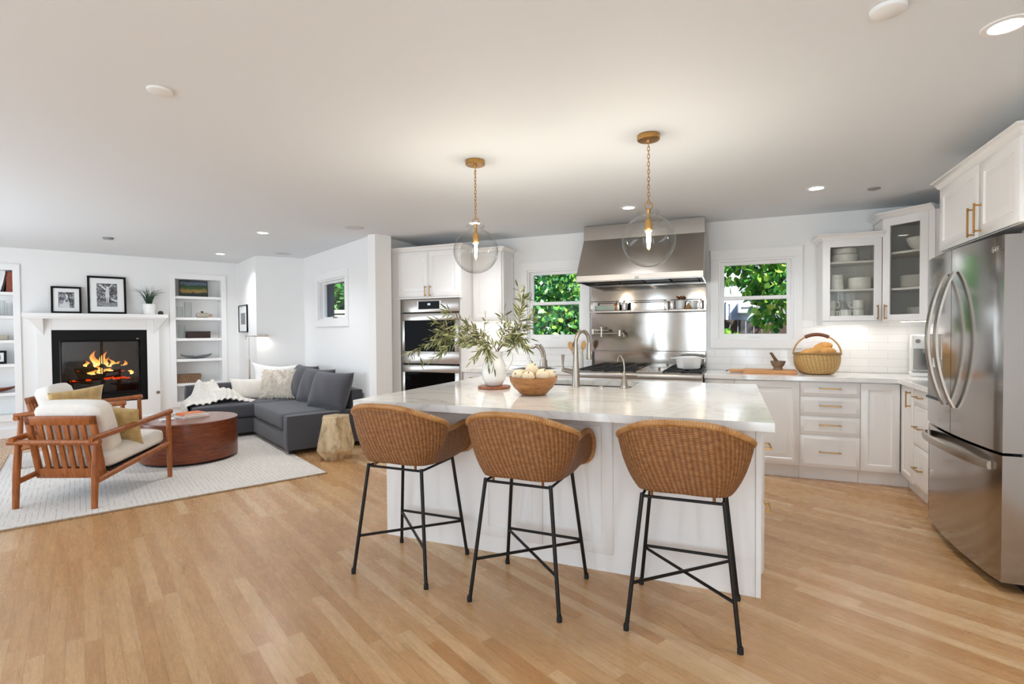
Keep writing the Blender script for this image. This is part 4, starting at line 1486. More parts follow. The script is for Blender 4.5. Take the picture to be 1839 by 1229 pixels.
# water dispenser on the left door
m = M()
y0, y1 = 4.02, 4.27
for za, zb, mt in ((1.15, 1.30, 'a'),):
    m.bx(fx(4.15) - 0.012, fx(4.15) + 0.03, y0, y1, 1.13, 1.29, 0.004)
m.obj('dispenser_panel', 'nickel', dl, smooth=False)
m = M(); m.bx(fx(4.15) - 0.006, fx(4.15) + 0.03, y0, y1, 0.885, 1.13, 0.002)
m.obj('dispenser_recess', 'grey_plastic', dl, smooth=False)
m = M(); m.bx(fx(4.15) - 0.016, fx(4.15) + 0.01, y0, y1, 0.872, 0.888, 0.003)
m.obj('dispenser_tray', 'charcoal_paint', dl, smooth=False)
m = M(); m.bx(fx(4.15) - 0.022, fx(4.15) - 0.002, y0 + 0.05, y0 + 0.11, 1.08, 1.14, 0.004)
m.obj('dispenser_spout', 'white_plastic', dl, smooth=False)
# maker's mark: ring emblem and two letters
m = M()
yy = 3.405
m.T = Matrix.Translation((fx(yy) - 0.0012, yy, 1.725)) @ Matrix.Rotation(R(-90), 4, 'Z')
m.tube([(0.014 * math.cos(a), 0, 0.014 * math.sin(a)) for a in [i * math.pi / 8 for i in range(2, 17)]], 0.0016, 6)
m.tube([(-0.001, 0, 0.006), (-0.001, 0, -0.006), (0.005, 0, -0.006)], 0.0014, 6)
m.tube([(0.006, 0, 0.0), (0.013, 0, 0.0)], 0.0014, 6)
m.tube([(0.024, 0, 0.010), (0.024, 0, -0.010), (0.034, 0, -0.010)], 0.002, 6)
m.tube([(0.042 + 0.008 + 0.008 * math.cos(a), 0, 0.010 * math.sin(a)) for a in [R(50 + i * 26) for i in range(11)]] + [(0.058, 0, -0.001), (0.052, 0, -0.001)], 0.002, 6)
m.obj('brand_mark', 'chrome', dr)

# ================================================================== BAR STOOLS
RIM = [(0, -.29, .942), (.07, -.29, .941), (.13, -.283, .934), (.19, -.255, .915), (.25, -.19, .882), (.285, -.11, .846), (.268, -.05, .812), (.243, -.015, .792), (.237, .03, .787), (.242, .10, .794), (.247, .17, .804), (.253, .225, .795), (.262, .255, .755), (.262, .265, .70), (.25, .262, .65), (.222, .25, .622)]
BOT = [(0, -.205, .63), (.05, -.205, .629), (.10, -.20, .627), (.145, -.185, .625), (.178, -.155, .622), (.197, -.11, .62), (.203, -.07, .618), (.205, -.03, .616), (.206, .01, .615), (.206, .05, .614), (.205, .09, .613), (.203, .13, .612), (.20, .165, .612), (.196, .19, .612), (.19, .21, .613), (.18, .22, .614)]
def mirror(c):
    return [(-x, y, z) for x, y, z in reversed(c[1:])] + list(c)
def make_stool(label, loc, rz):
    root = thing('bar_stool', label, 'bar stool', loc, rz, 'rattan stools at the island')
    Rm, Bt = spline(mirror(RIM), 3), spline(mirror(BOT), 3)
    n = len(Rm) - 1
    arcl = [0.0]
    for a, b in zip(Rm, Rm[1:]):
        arcl.append(arcl[-1] + (b - a).length)
    m = M()
    def surf(u, v):
        k = u * n
        i = min(int(k), n - 1)
        f = k - i
        r = Rm[i].lerp(Rm[i + 1], f)
        b = Bt[i].lerp(Bt[i + 1], f)
        s = 0.5 * v + 0.5 * math.sin(v * math.pi / 2)
        g = 0.62 * v + 0.38 * (1 - math.cos(v * math.pi / 2))
        p = Vector((b.x + (r.x - b.x) * s, b.y + (r.y - b.y) * s, b.z + (r.z - b.z) * g))
        return p
    def uvf(u, v):
        k = u * n
        i = min(int(k), n - 1)
        return (arcl[i] + (arcl[i + 1] - arcl[i]) * (k - i), v * 0.30)
    m.grid(surf, n, 14, uvfn=uvf)
    def pan(u, v):
        p = surf(u, 0)
        c = Vector((0, 0.02, 0.612))
        q = c.lerp(p, v)
        q.z -= 0.010 * (1 - v * v)
        return q
    m.grid(pan, n, 6, uvfn=lambda u, v: (u * arcl[-1] * 0.6, v * 0.2))
    bmesh.ops.remove_doubles(m.bm, verts=m.bm.verts[:], dist=0.0008)
    bmesh.ops.recalc_face_normals(m.bm, faces=m.bm.faces[:])
    sh = m.obj('seat_shell', 'wicker', root, angle=80)
    md = sh.modifiers.new('thickness', 'SOLIDIFY'); md.thickness = 0.012; md.offset = 0.0
    m = M()
    m.tube(Rm, 0.0145, 10)
    m.tube([Rm[0], Bt[0]], 0.011, 8); m.tube([Rm[-1], Bt[-1]], 0.011, 8)
    m.tube([Bt[0], Vector((-.09, .232, .612)), Vector((.09, .232, .612)), Bt[-1]], 0.011, 8)
    m.obj('rim', 'rattan_pole', root)
    tops, feet = {}, {}
    for sx in (-1, 1):
        for sy in (-1, 1):
            a = Vector((sx * .170, sy * .165, .600)); b = Vector((sx * .232, sy * .228, 0.0))
            tops[sx, sy], feet[sx, sy] = a, b
            m = M()
            m.cyl(b + (a - b) * 0.012, a, 0.0095, seg=14)
            lg = m.obj('leg', 'black_metal', root)
            m = M(); m.lathe([(0, 0), (0.0125, 0), (0.0125, 0.02), (0.010, 0.03), (0, 0.03)], 14, b)
            m.obj('foot', 'rubber', lg)
    m = M()
    for p, q in (((-1, -1), (1, -1)), ((1, -1), (1, 1)), ((1, 1), (-1, 1)), ((-1, 1), (-1, -1))):
        m.cyl(tops[p] - Vector((0, 0, .012)), tops[q] - Vector((0, 0, .012)), 0.0065, seg=10)
    m.obj('seat_frame', 'black_metal', root)
    for x in (-0.13, 0.13):
        for y in (-.16, .16):
            m = M(); m.cyl((x, y, .585), (x, y, .625), 0.007, seg=8)
            m.obj('lashing', 'wicker', root)
    def at(k, z):
        return feet[k].lerp(tops[k], z / .6)
    m = M(); m.cyl(at((-1, 1), .215), at((1, 1), .215), 0.0075, seg=10)
    m.obj('footrest', 'black_metal', root)
    m = M()
    m.cyl(at((-1, -1), .205), at((1, 1), .205), 0.0075, seg=10)
    m.cyl(at((1, -1), .195), at((-1, 1), .205), 0.0075, seg=10)
    m.obj('cross_brace', 'black_metal', root)
    return root
st = make_stool('rattan bar stool nearest the oven wall, at the left end of the island', (-1.68, 2.52, 0), 0.0)
dup(st, (-.947, 2.49, 0), R(-1), 'middle of the three rattan bar stools, in front of the panelled island doors')
dup(st, (-.195, 2.535, 0), R(0.5), 'rattan bar stool nearest the refrigerator, seen squarely from behind')

# ================================================================== PENDANTS AND CEILING FITTINGS
def pendant(label, x, y, zc, rad, power):
    root = thing('pendant_lamp', label, 'pendant lamp', (x, y, CEIL), 0, 'glass globe pendants over the island')
    m = M(); m.lathe([(0, 0), (0.062, 0), (0.064, -0.004), (0.064, -0.026), (0.060, -0.030), (0.012, -0.031), (0.010, -0.045), (0, -0.045)], 32)
    m.obj('canopy', 'brass', root)
    top = zc + rad * 0.985 - CEIL
    zr = top + 0.062
    m = M()
    n = int((-0.045 - zr) / 0.021)
    for k in range(n):
        z = -0.045 - (k + 0.5) * (-0.045 - zr) / n
        L, w = (-0.045 - zr) / n * 0.72, 0.0065
        pts = []
        for i in range(12):
            a = i * math.pi / 6
            u, v = w * math.cos(a), L * math.sin(a)
            pts.append((u, 0, z + v) if k % 2 else (0, u, z + v))
        m.tube(pts, 0.0019, 6, closed=True)
    m.obj('chain', 'brass', root)
    m = M()
    m.tube([(0.021 * math.cos(a), 0.006 * math.cos(a), zr - 0.012 + 0.021 * math.sin(a)) for a in [i * math.pi / 10 for i in range(20)]], 0.003, 8, closed=True)
    m.lathe([(0, zr - 0.028), (0.009, zr - 0.030), (0.012, zr - 0.036), (0.009, zr - 0.05), (0.009, top - 0.03), (0.022, top - 0.034), (0.022, top - 0.085), (0.019, top - 0.088), (0, top - 0.088)], 24)
    m.obj('socket', 'brass', root)
    c = zc - CEIL
    m = M()
    m.lathe([(0.002, c - rad)] + [(rad * math.sin(t), c - rad * math.cos(t)) for t in [R(a) for a in range(5, 165, 4)]] + [(rad * 0.27, top - 0.004), (rad * 0.30, top + 0.008), (rad * 0.40, top + 0.016), (rad * 0.41, top + 0.022)], 56)
    m.obj('glass_globe', 'globe_glass', root, angle=80)
    m = M()
    zb = top - 0.088
    m.lathe([(0, zb), (0.013, zb - 0.002), (0.020, zb - 0.02), (0.021, zb - 0.045), (0.016, zb - 0.085), (0.014, zb - 0.105), (0.008, zb - 0.116), (0, zb - 0.118)], 24)
    bl = m.obj('bulb', 'vessel_glass', root)
    m = M()
    for a in range(4):
        px, py = 0.007 * math.cos(a * math.pi / 2), 0.007 * math.sin(a * math.pi / 2)
        m.tube([(px, py, zb - 0.012), (px * 1.3, py * 1.3, zb - 0.05), (px * .7, py * .7, zb - 0.10)], 0.0032, 6)
    m.obj('filament', 'filament', bl)
    d = bpy.data.lights.new('pendant_light', 'POINT'); d.energy = power; d.color = (1, 0.92, 0.80); d.shadow_soft_size = 0.03
    lo = bpy.data.objects.new('pendant_light', d); COL.objects.link(lo); lo.parent = root; lo.location = (0, 0, zb - 0.15)
pendant('glass globe pendant with brass chain nearer the oven wall, left of the two', -1.55, 3.10, 1.858, 0.147, 9)
pendant('glass globe pendant with brass chain in front of the range hood', -0.437, 3.10, 1.845, 0.152, 9)

def downlight(label, x, y, power):
    root = thing('recessed_light', label, 'ceiling light', (x, y, CEIL), 0, 'lit recessed downlights in the ceiling')
    m = M(); m.lathe([(0.050, -0.0015), (0.054, -0.006), (0.072, -0.005), (0.076, -0.0005)], 36)
    m.obj('trim_ring', 'white_plastic', root)
    m = M(); m.lathe([(0, -0.003), (0.051, -0.003)], 32)
    m.obj('lens', 'lamp_white', root, smooth=False)
    d = bpy.data.lights.new('downlight', 'SPOT'); d.energy = power; d.spot_size = R(140); d.spot_blend = 0.9; d.shadow_soft_size = 0.05; d.color = (0.93, 0.965, 1.0)
    lo = bpy.data.objects.new('downlight', d); COL.objects.link(lo); lo.parent = root; lo.location = (0, 0, -0.02)
downlight('large bright recessed downlight close to the refrigerator, nearest the camera', 0.942, 2.52, 26)
downlight('lit recessed downlight before the right kitchen window', 0.627, 4.785, 26)
downlight('lit recessed downlight between the pendants in front of the hood', -0.859, 4.83, 26)
downlight('lit recessed downlight glowing behind the left pendant chain', -2.44, 4.86, 26)
downlight('lit recessed downlight over the armchairs, nearer of the two in the living room', -4.82, 4.34, 46)
downlight('lit recessed downlight near the right-hand bookcase', -6.63, 5.235, 38)
def disc(name, label, cat, x, y, r, h, mat, group=None):
    m = M(); m.lathe([(0, -h), (r * 0.86, -h), (r * 0.97, -h * 0.75), (r, -h * 0.2), (r, -0.0005), (0, -0.0005)], 36)
    tag(m.obj(name, mat, None, (x, y, CEIL)), label, cat, group)
disc('smoke_detector', 'round white smoke detector near the top edge, towards the refrigerator', 'smoke detector', 0.508, 2.222, 0.056, 0.017, 'white_plastic')
disc('ceiling_disc', 'round white ceiling disc alone in the left part of the ceiling', 'smoke detector', -2.43, 1.622, 0.052, 0.012, 'white_plastic')
disc('ceiling_disc', 'small dark-edged ceiling disc above the framed pictures', 'smoke detector', -6.677, 3.82, 0.055, 0.02, 'grey_plastic')
disc('ceiling_speaker', 'flush round ceiling speaker before the small living-room window', 'speaker', -3.717, 4.533, 0.10, 0.006, 'speaker_grille')
disc('ceiling_speaker', 'flush round ceiling speaker by the nook behind the sofa', 'speaker', -5.83, 5.60, 0.11, 0.006, 'speaker_grille')
disc('sprinkler_cover', 'small round ceiling cover above the glass cabinets', 'ceiling cover', 1.055, 4.99, 0.045, 0.008, 'grey_plastic')

# ================================================================== ON THE ISLAND
ZI = 0.9155
m = M(); m.lathe([(0, 0), (0.112, 0), (0.118, 0.004), (0.118, 0.015), (0.113, 0.019), (0, 0.019)], 40)
tag(m.obj('trivet', 'rust_wood', None, (-1.585, 3.45, ZI)), 'round red-brown wooden board under the white pitcher', 'trivet')
ZP = ZI + 0.0195
root = thing('pitcher', 'white ceramic pitcher holding olive branches on the round board', 'pitcher', (-1.585, 3.45, ZP))
m = M()
m.lathe([(0, 0.004), (0.05, 0), (0.058, 0.004), (0.082, 0.05), (0.092, 0.10), (0.087, 0.145), (0.066, 0.19), (0.058, 0.212), (0.060, 0.232), (0.066, 0.248), (0.062, 0.248), (0.054, 0.225), (0.054, 0.20), (0.08, 0.14), (0.084, 0.09), (0.05, 0.012), (0, 0.010)], 40)
m.obj('pitcher_body', 'porcelain', root)
m = M()
m.tube(spline([(0.062, 0, 0.228), (0.10, 0, 0.245), (0.128, 0, 0.225), (0.125, 0, 0.18), (0.105, 0, 0.14), (0.088, 0, 0.115)], 6), [0.011] * 30 + [0.009], 10)
m.obj('handle', 'porcelain', root, rotz=R(14))
# olive branches
PX, PY = -1.585, 3.45
def olive(label, tip, mid, nleaf, seed, side=1.0):
    random.seed(seed)
    root = thing('olive_branch', label, 'branch', (PX, PY, ZP), 0, 'olive branches in the white pitcher')
    b0 = Vector((random.uniform(-.02, .02), random.uniform(-.02, .02), 0.03))
    mouth = Vector((0.028 * (1 if tip[0] > 0 else -1), random.uniform(-.03, .03), 0.245))
    pts = spline([b0, mouth, mid, tip], 10)
    m = M(); n = len(pts)
    m.tube(pts, [0.0038 * (1 - 0.7 * i / n) for i in range(n)], 6)
    tw = []
    for k in range(int(nleaf / 10)):
        i = random.randint(int(n * .5), n - 3)
        d = (pts[i + 1] - pts[i]).normalized()
        e = pts[i] + (d * 0.8 + Vector((random.uniform(-.8, .8), random.uniform(-.8, .8), random.uniform(-.9, .45)))).normalized() * random.uniform(.07, .16)
        c = pts[i].lerp(e, .5) + Vector((0, 0, random.uniform(.0, .02)))
        t_ = spline([pts[i], c, e], 6)
        tw.append(t_)
        m.tube(t_, 0.0014, 5)
    m.obj('stem', 'twig', root)
    L = []
    def along(P, cnt, lo):
        for k in range(cnt):
            t = lo + (1 - lo) * (k + random.random() * .6) / cnt
            i = min(int(t * (len(P) - 1)), len(P) - 2)
            d = (P[i + 1] - P[i]).normalized()
            r = Vector((random.gauss(0, 1), random.gauss(0, 1), random.gauss(0, 1)))
            r = (r - d * r.dot(d)).normalized()
            q = d * 0.75 + r * 0.65 + Vector((0, 0, -0.36))
            L.append((P[i].lerp(P[i + 1], random.random()), q, random.uniform(.7, 1.15)))
        L.append((P[-1], (P[-1] - P[-2]), 1.0))
    along(pts, int(nleaf * 0.55), 0.42)
    for t_ in tw:
        along(t_, max(5, int(nleaf * 0.5 / max(1, len(tw)))), 0.15)
    m = M()
    leaves(m, L, 0.072, 0.0125, 0.16)
    m.obj('leaves', 'olive_leaf', root, smooth=False)
V3 = Vector
olive('olive branch reaching farthest left, drooping across the oven doors', V3((-.70, -.05, .235)), V3((-.33, -.03, .36)), 110, 1)
olive('olive branch arching up and left in front of the oven display', V3((-.42, .05, .545)), V3((-.17, .03, .41)), 80, 2)
olive('olive branch fanning left at mid height over the upper oven door', V3((-.53, .06, .40)), V3((-.24, .04, .38)), 110, 3)
olive('low olive branch hanging left over the lower oven', V3((-.45, -.10, .20)), V3((-.24, -.06, .33)), 80, 4)
olive('short olive branch leaning left close above the pitcher', V3((-.22, .10, .42)), V3((-.12, .05, .36)), 60, 5)
olive('tallest olive branch rising up right beside the left window', V3((.22, .03, .655)), V3((.17, .02, .40)), 100, 6)
olive('olive branch spreading right against the left window sash', V3((.29, .06, .52)), V3((.16, .05, .37)), 90, 7)
olive('olive branch hanging out to the right above the fruit bowl', V3((.27, -.04, .28)), V3((.15, -.03, .37)), 80, 8)
olive('olive branch drooping over the front lip of the pitcher', V3((.02, -.16, .225)), V3((.0, -.09, .31)), 70, 9)
olive('upright olive branch in the middle behind the others', V3((.08, .12, .43)), V3((.04, .06, .36)), 70, 10)

root = thing('wooden_bowl', 'turned wooden bowl of pale round fruit on the island', 'bowl', (-1.185, 3.19, ZI))
m = M()
m.lathe([(0, 0.002), (0.07, 0.0), (0.085, 0.006), (0.125, 0.045), (0.150, 0.085), (0.158, 0.118), (0.151, 0.118), (0.142, 0.085), (0.115, 0.05), (0.07, 0.018), (0, 0.014)], 44)
m.obj('bowl_body', 'acacia', root)
random.seed(3)
def fruit(label, x, y, z, r, rx, ry):
    root = thing('fruit', label, 'fruit', (-1.185 + x, 3.19 + y, ZI + z), 0, 'pale round fruit in the wooden bowl')
    root.rotation_euler = (rx, ry, 0)
    m = M()
    m.lathe([(0, -r), (r * .5, -r * .88), (r * .86, -r * .5), (r, 0), (r * .88, r * .48), (r * .55, r * .82), (r * .25, r * .93), (r * .06, r * .90), (0, r * .88)], 24)
    m.obj('flesh', 'fruit_skin', root)
    m = M(); m.cyl((0, 0, r * .86), (0.003, 0, r * 1.12), 0.004, 0.003, 8)
    m.obj('stem', 'fruit_stem', root)
for args in (('pale fruit at the left rim of the bowl, stem turned to the camera', -.085, -.055, .122, .043, 1.1, -.3),
             ('pale fruit at the front centre of the bowl', .0, -.085, .118, .042, .6, .2),
             ('largest pale fruit at the front right of the bowl', .080, -.045, .128, .047, .4, .5),
             ('pale fruit at the far right rim of the bowl', .095, .045, .122, .042, -.3, .9),
             ('pale fruit at the far left of the bowl, behind the front one', -.105, .035, .120, .041, -.2, -.8),
             ('pale fruit at the back of the bowl by the tap', .02, .09, .120, .042, -.9, .1),
             ('topmost pale fruit in the middle of the pile', -.012, .005, .160, .044, .2, .6),
             ('pale fruit hidden deep in the bowl behind the front centre', -.045, .085, .115, .04, .0, .0)):
    fruit(*args)

# ================================================================== ON THE BACK WORKTOPS
root = thing('prep_faucet', 'short nickel prep faucet on the worktop left of the range', 'faucet', (-1.955, 5.60, 0.9155), R(200))
m = M()
m.lathe([(0, 0), (0.06, 0), (0.06, 0.006), (0.03, 0.012), (0.027, 0.09), (0, 0.09)], 24, sx=1.5)
m.obj('base', 'nickel', root)
m = M()
m.tube(spline([(0, 0, 0.05), (0.005, 0, 0.12), (0.03, 0, 0.20), (0.075, 0, 0.245), (0.115, 0, 0.235), (0.125, 0, 0.215)], 6), [0.026, 0.025, 0.024, 0.023, 0.022] + [0.020] * 26, 14)
m.obj('spout', 'nickel', root)
m = M(); m.tube(spline([(-0.01, 0, 0.09), (-0.01, 0, 0.16), (0.015, 0.0, 0.225), (0.045, 0, 0.262)], 5), [0.018, 0.018, 0.017, 0.016] + [0.013] * 12, 12)
m.obj('lever', 'nickel', root)
m = M(); m.bx(-0.20, 0.20, -0.16, 0.16, 0.0, 0.0012)
tag(m.obj('prep_sink', 'cast_iron', None, (-2.0, 5.42, 0.9152), smooth=False), 'small dark prep sink in the worktop below the short faucet', 'sink')
root = thing('utensil_crock', 'white crock of wooden spoons left of the range', 'jar', (-1.535, 5.55, 0.9155))
m = M(); m.lathe([(0, 0.004), (0.05, 0), (0.055, 0.01), (0.055, 0.165), (0.051, 0.165), (0.050, 0.012), (0, 0.010)], 28)
m.obj('crock_body', 'porcelain', root)
def spoon(label, dx, dy, lean, mat, flat):
    root = thing('wooden_spoon', label, 'spoon', (-1.535 + dx, 5.55 + dy, 0.93), 0, 'wooden utensils in the white crock')
    root.rotation_euler = (0, lean, 0)
    m = M(); m.cyl((0, 0, 0), (0, 0, 0.2), 0.006, 0.007, 10)
    m.obj('spoon_handle', mat, root)
    m = M(); m.lathe([(0, 0.19), (0.016, 0.20), (0.03, 0.235), (0.028, 0.27), (0.014, 0.292), (0, 0.295)], 18, sx=1.0, sy=flat)
    m.obj('spoon_head', mat, root)
spoon('light wooden spoon leaning left in the white crock', -.015, 0, R(-17), 'spoon_wood', .35)
spoon('dark wooden spoon standing in the middle of the crock', 0.0, -.01, R(-7), 'spoon_dark', .3)
spoon('wooden spatula behind the gooseneck faucet, leaning right', .015, 0, R(10), 'spoon_wood', .25)

root = thing('cutting_board', 'long thick wooden board with a handle on the worktop under the right window', 'cutting board', (-0.03, 5.55, 0.9155), R(-2))
m = M(); m.bx(0.145, 0.60, -0.13, 0.13, 0.0, 0.032, 0.004)
m.obj('board', 'maple_board', root, smooth=False)
m = M(); m.bx(0.02, 0.147, -0.045, 0.045, 0.004, 0.03, 0.008)
m.obj('board_handle', 'maple_board', root, smooth=False)
m = M(); m.tube([(0.03, 0, 0.018), (0.0, -0.01, 0.02), (-0.012, 0.012, 0.004), (0.03, 0.0, 0.03)], 0.003, 6)
m.obj('hanging_cord', 'handle_leather', root)
root = thing('mortar', 'small brown stone mortar standing on the wooden board', 'mortar', (0.415, 5.545, 0.948))
m = M(); m.lathe([(0, 0), (0.043, 0), (0.041, 0.012), (0.037, 0.022), (0.052, 0.042), (0.064, 0.068), (0.066, 0.083), (0.058, 0.083), (0.045, 0.045), (0, 0.032)], 32)
m.obj('mortar_bowl', 'stone', root)
root = thing('pestle', 'dark pestle leaning left in the stone mortar', 'pestle', (0.415, 5.545, 0.985))
m = M(); m.cyl((0.012, 0, 0.0), (-0.055, 0, 0.115), 0.018, 0.012, 14)
m.lathe([(0, 0), (0.014, 0.004), (0.014, 0.014), (0, 0.02)], 12, (-0.058, 0, 0.108))
m.obj('pestle_body', 'spoon_dark', root)

# bread basket
root = thing('basket', 'round woven straw basket with leather-wrapped handle on the worktop', 'basket', (0.735, 5.54, 0.9155), R(-12))
BR = [(0, 0.0), (0.10, 0.0), (0.135, 0.008), (0.172, 0.05), (0.188, 0.10), (0.192, 0.15), (0.188, 0.19)]
m = M(); m.lathe(BR + [(0.180, 0.188), (0.182, 0.15), (0.17, 0.06), (0.12, 0.015), (0, 0.012)], 56, sy=0.82)
m.obj('basket_body', 'basket_weave', root)
m = M(); m.tube([(0.187 * math.cos(a), 0.153 * math.sin(a), 0.19) for a in [i * math.pi / 24 for i in range(48)]], 0.009, 8, closed=True)
m.obj('rim', 'basket_weave', root)
hp = [(0.192 * math.cos(a), 0, 0.18 + 0.185 * math.sin(a)) for a in [i * math.pi / 24 for i in range(25)]]
m = M()
for yo in (-0.012, 0.012):
    m.tube([(x, yo * (1 - z / .6), z) for x, y, z in hp], 0.007, 8)
h_ = m.obj('basket_handle', 'spoon_wood', root)
m = M(); m.tube(hp[8:17], 0.016, 12)
m.obj('handle_wrap', 'handle_leather', h_)
def loaf(label, p, q, r, mat='bread'):
    P, Q = Vector(p), Vector(q)
    root = thing('bread_loaf', label, 'bread', Vector((0.735, 5.54, 0.9155)), R(-12), 'loaves in the straw basket')
    m = M()
    n = 18
    pts = [P.lerp(Q, i / n) + Vector((0, 0, 0.012 * math.sin(math.pi * i / n))) for i in range(n + 1)]
    m.tube(pts, [max(0.006, r * math.sin(math.pi * (i + .35) / (n + .7)) ** 0.5 * (1 + 0.07 * math.sin(i * 2.6))) for i in range(n + 1)], 14)
    m.obj('crust', mat, root)
loaf('long golden loaf lying across the front of the straw basket', (-.13, -.045, .16), (.10, -.03, .225), .042)
loaf('pale loaf rising highest under the basket handle', (-.04, .01, .20), (.12, .045, .265), .046)
loaf('golden loaf at the right side of the straw basket', (.02, -.055, .185), (.155, -.03, .205), .04)
loaf('golden loaf at the left back of the straw basket', (-.15, .03, .165), (.02, .07, .20), .04)

# coffee machine
root = thing('coffee_machine', 'white coffee machine on the worktop beside the refrigerator', 'coffee machine', (1.59, 5.62, 0.9155), R(-12))
m = M(); m.bx(-0.12, 0.12, 0.0, 0.16, 0.03, 0.36, 0.012); m.bx(-0.12, 0.12, -0.14, 0.01, 0.24, 0.36, 0.012); m.bx(-0.125, 0.125, -0.17, 0.16, 0.0, 0.035, 0.01)
m.obj('housing', 'white_plastic', root)
m = M(); m.bx(-0.11, 0.11, -0.165, -0.02, 0.035, 0.042, 0.002)
m.obj('drip_tray', 'grey_plastic', root)
m = M(); m.bx(-0.10, 0.10, -0.003, 0.001, 0.05, 0.235)
m.obj('back_plate', 'chrome', root, smooth=False)
for x in (-0.075, -0.01, 0.055):
    m = M(); m.cyl((x, -0.14, 0.305), (x, -0.158, 0.305), 0.018)
    m.obj('knob', 'grey_plastic', root)
m = M(); m.cyl((0, -0.07, 0.25), (0, -0.07, 0.2), 0.03); m.cyl((0, -0.07, 0.21), (0, -0.2, 0.205), 0.010)
m.obj('group_head', 'grey_plastic', root)

# under-cabinet lamps
def strip(label, x, y, z, rz, L):
    root = thing('under_cabinet_lamp', label, 'lamp', (x, y, z), rz, 'lit strips under the wall cabinets')
    m = M(); m.bx(-L / 2, L / 2, -0.02, 0.02, -0.010, -0.001)
    m.obj('housing', 'white_plastic', root, smooth=False)
    m = M(); m.bx(-L / 2 + 0.01, L / 2 - 0.01, -0.012, 0.012, -0.0125, -0.0102)
    m.obj('lens', 'lamp_white', root, smooth=False)
    d = bpy.data.lights.new('strip_light', 'AREA'); d.shape = 'RECTANGLE'; d.size = L; d.size_y = 0.03; d.energy = 0.4; d.color = (1, 0.97, 0.93)
    lo = bpy.data.objects.new('strip_light', d); COL.objects.link(lo); lo.parent = root; lo.location = (0, 0, -0.02)
strip('thin lit lamp strip under the lower glass cabinet', 1.0, 5.70, 1.40, 0, 0.36)
strip('thin lit lamp strip under the diagonal corner cabinet', 1.50, 5.52, 1.40, R(-45), 0.30)
strip('thin lit lamp strip under the wall cabinet by the ovens', -2.61, 5.70, 1.46, 0, 0.32)

# ================================================================== DISHES BEHIND GLASS
def bowl_prof(r, h, t=0.004):
    return [(0, 0.003), (r * .45, 0), (r * .5, 0.004), (r * .8, h * .35), (r * .96, h * .75), (r, h), (r - t, h), (r * .92, h * .74), (r * .75, h * .38), (r * .45, 0.01), (0, 0.009)]
def put(name, label, cat, prof, x, y, z, group=None, sx=1, seg=32):
    m = M(); m.lathe(prof, seg)
    return tag(m.obj(name, 'porcelain', None, (x, y, z)), label, cat, group)
CYL = lambda r, h: [(0, 0.002), (r * .82, 0), (r * .9, 0.004), (r, h * .3), (r, h), (r - .004, h), (r - .005, h * .3), (r * .8, 0.01), (0, 0.009)]
gx = lambda u: UX0 + u
z2, z1, z0 = USH[1] + 0.0185, USH[0] + 0.0185, UZ0 + 0.0205
put('serving_bowl', 'wide white bowl under the ribbed one, top shelf of the lower glass cabinet', 'bowl', CYL(0.105, .07), gx(.20), 5.67, z2)
put('serving_bowl', 'ribbed white bowl on top of the wide one in the lower glass cabinet', 'bowl', CYL(0.098, .055), gx(.20), 5.67, z2 + 0.0705)
for k, w_ in enumerate(('lowest', 'middle', 'topmost')):
    put('small_bowl', '%s of three small white bowls, middle shelf, lower glass cabinet' % w_, 'bowl', CYL(0.055, .052), gx(.135), 5.64, z1 + k * 0.042, 'small bowls in the lower glass cabinet')
for k, w_ in enumerate(('lower', 'upper')):
    put('medium_bowl', '%s of two wider white bowls, middle shelf, lower glass cabinet' % w_, 'bowl', CYL(0.088, .058), gx(.315), 5.64, z1 + k * 0.045, 'wider bowls in the lower glass cabinet')
for lab, u, y, k, rz in (('bottom left white mug half hidden by the door frame of the lower glass cabinet', .085, 5.63, 0, R(-15)),
                      ('white mug stacked on the bottom left one in the lower glass cabinet', .085, 5.63, 1, R(0)),
                      ('single low white mug with handle to the left in the lower glass cabinet', .205, 5.61, 0, R(180)),
                      ('lower white mug of the right-hand stack in the lower glass cabinet', .305, 5.63, 0, R(185)),
                      ('upper white mug of the right-hand stack in the lower glass cabinet', .305, 5.63, 1, R(178))):
    mug('mug', lab, (gx(u), y, z0 + k * 0.0855), rz, 0.085, 0.042, 'mugs in the lower glass cabinet')
def dgw(x, y):
    c, s_ = math.cos(DA), math.sin(DA)
    return (DX + x * c - y * s_, DY + x * s_ + y * c)
p = dgw(.235, .17)
put('serving_bowl', 'large open white bowl on the upper shelf of the diagonal glass cabinet', 'bowl', bowl_prof(.125, .11), p[0], p[1], DSH[1] + 0.0185)
p = dgw(.195, .16)
PL = [(0, 0.002), (0.07, 0), (0.08, 0.004), (0.125, 0.016), (0.128, 0.018), (0.122, 0.018), (0.078, 0.008), (0, 0.006)]
for k, w_ in enumerate(('bottom', 'second', 'third', 'fourth', 'fifth', 'sixth', 'seventh', 'eighth', 'ninth', 'tenth', 'eleventh', 'top')):
    put('plate', '%s plate%s in the tall stack, diagonal glass cabinet' % (w_, '' if w_ in ('bottom', 'top') else ' from the bottom'), 'plate', PL, p[0], p[1], DSH[0] + 0.0185 + k * 0.0078, 'stacked plates in the diagonal glass cabinet')
p = dgw(.235, .17)
for k in range(7):
    w_ = ('bottom', 'second', 'third', 'fourth', 'fifth', 'sixth', 'top')[k]
    put('plate', '%s plate%s in the low stack, floor of the diagonal glass cabinet' % (w_, '' if w_ in ('bottom', 'top') else ' from the bottom'), 'plate', [(r * .92, z) for r, z in PL], p[0], p[1], DZ0 + 0.0205 + k * 0.012, 'low plates in the diagonal glass cabinet')

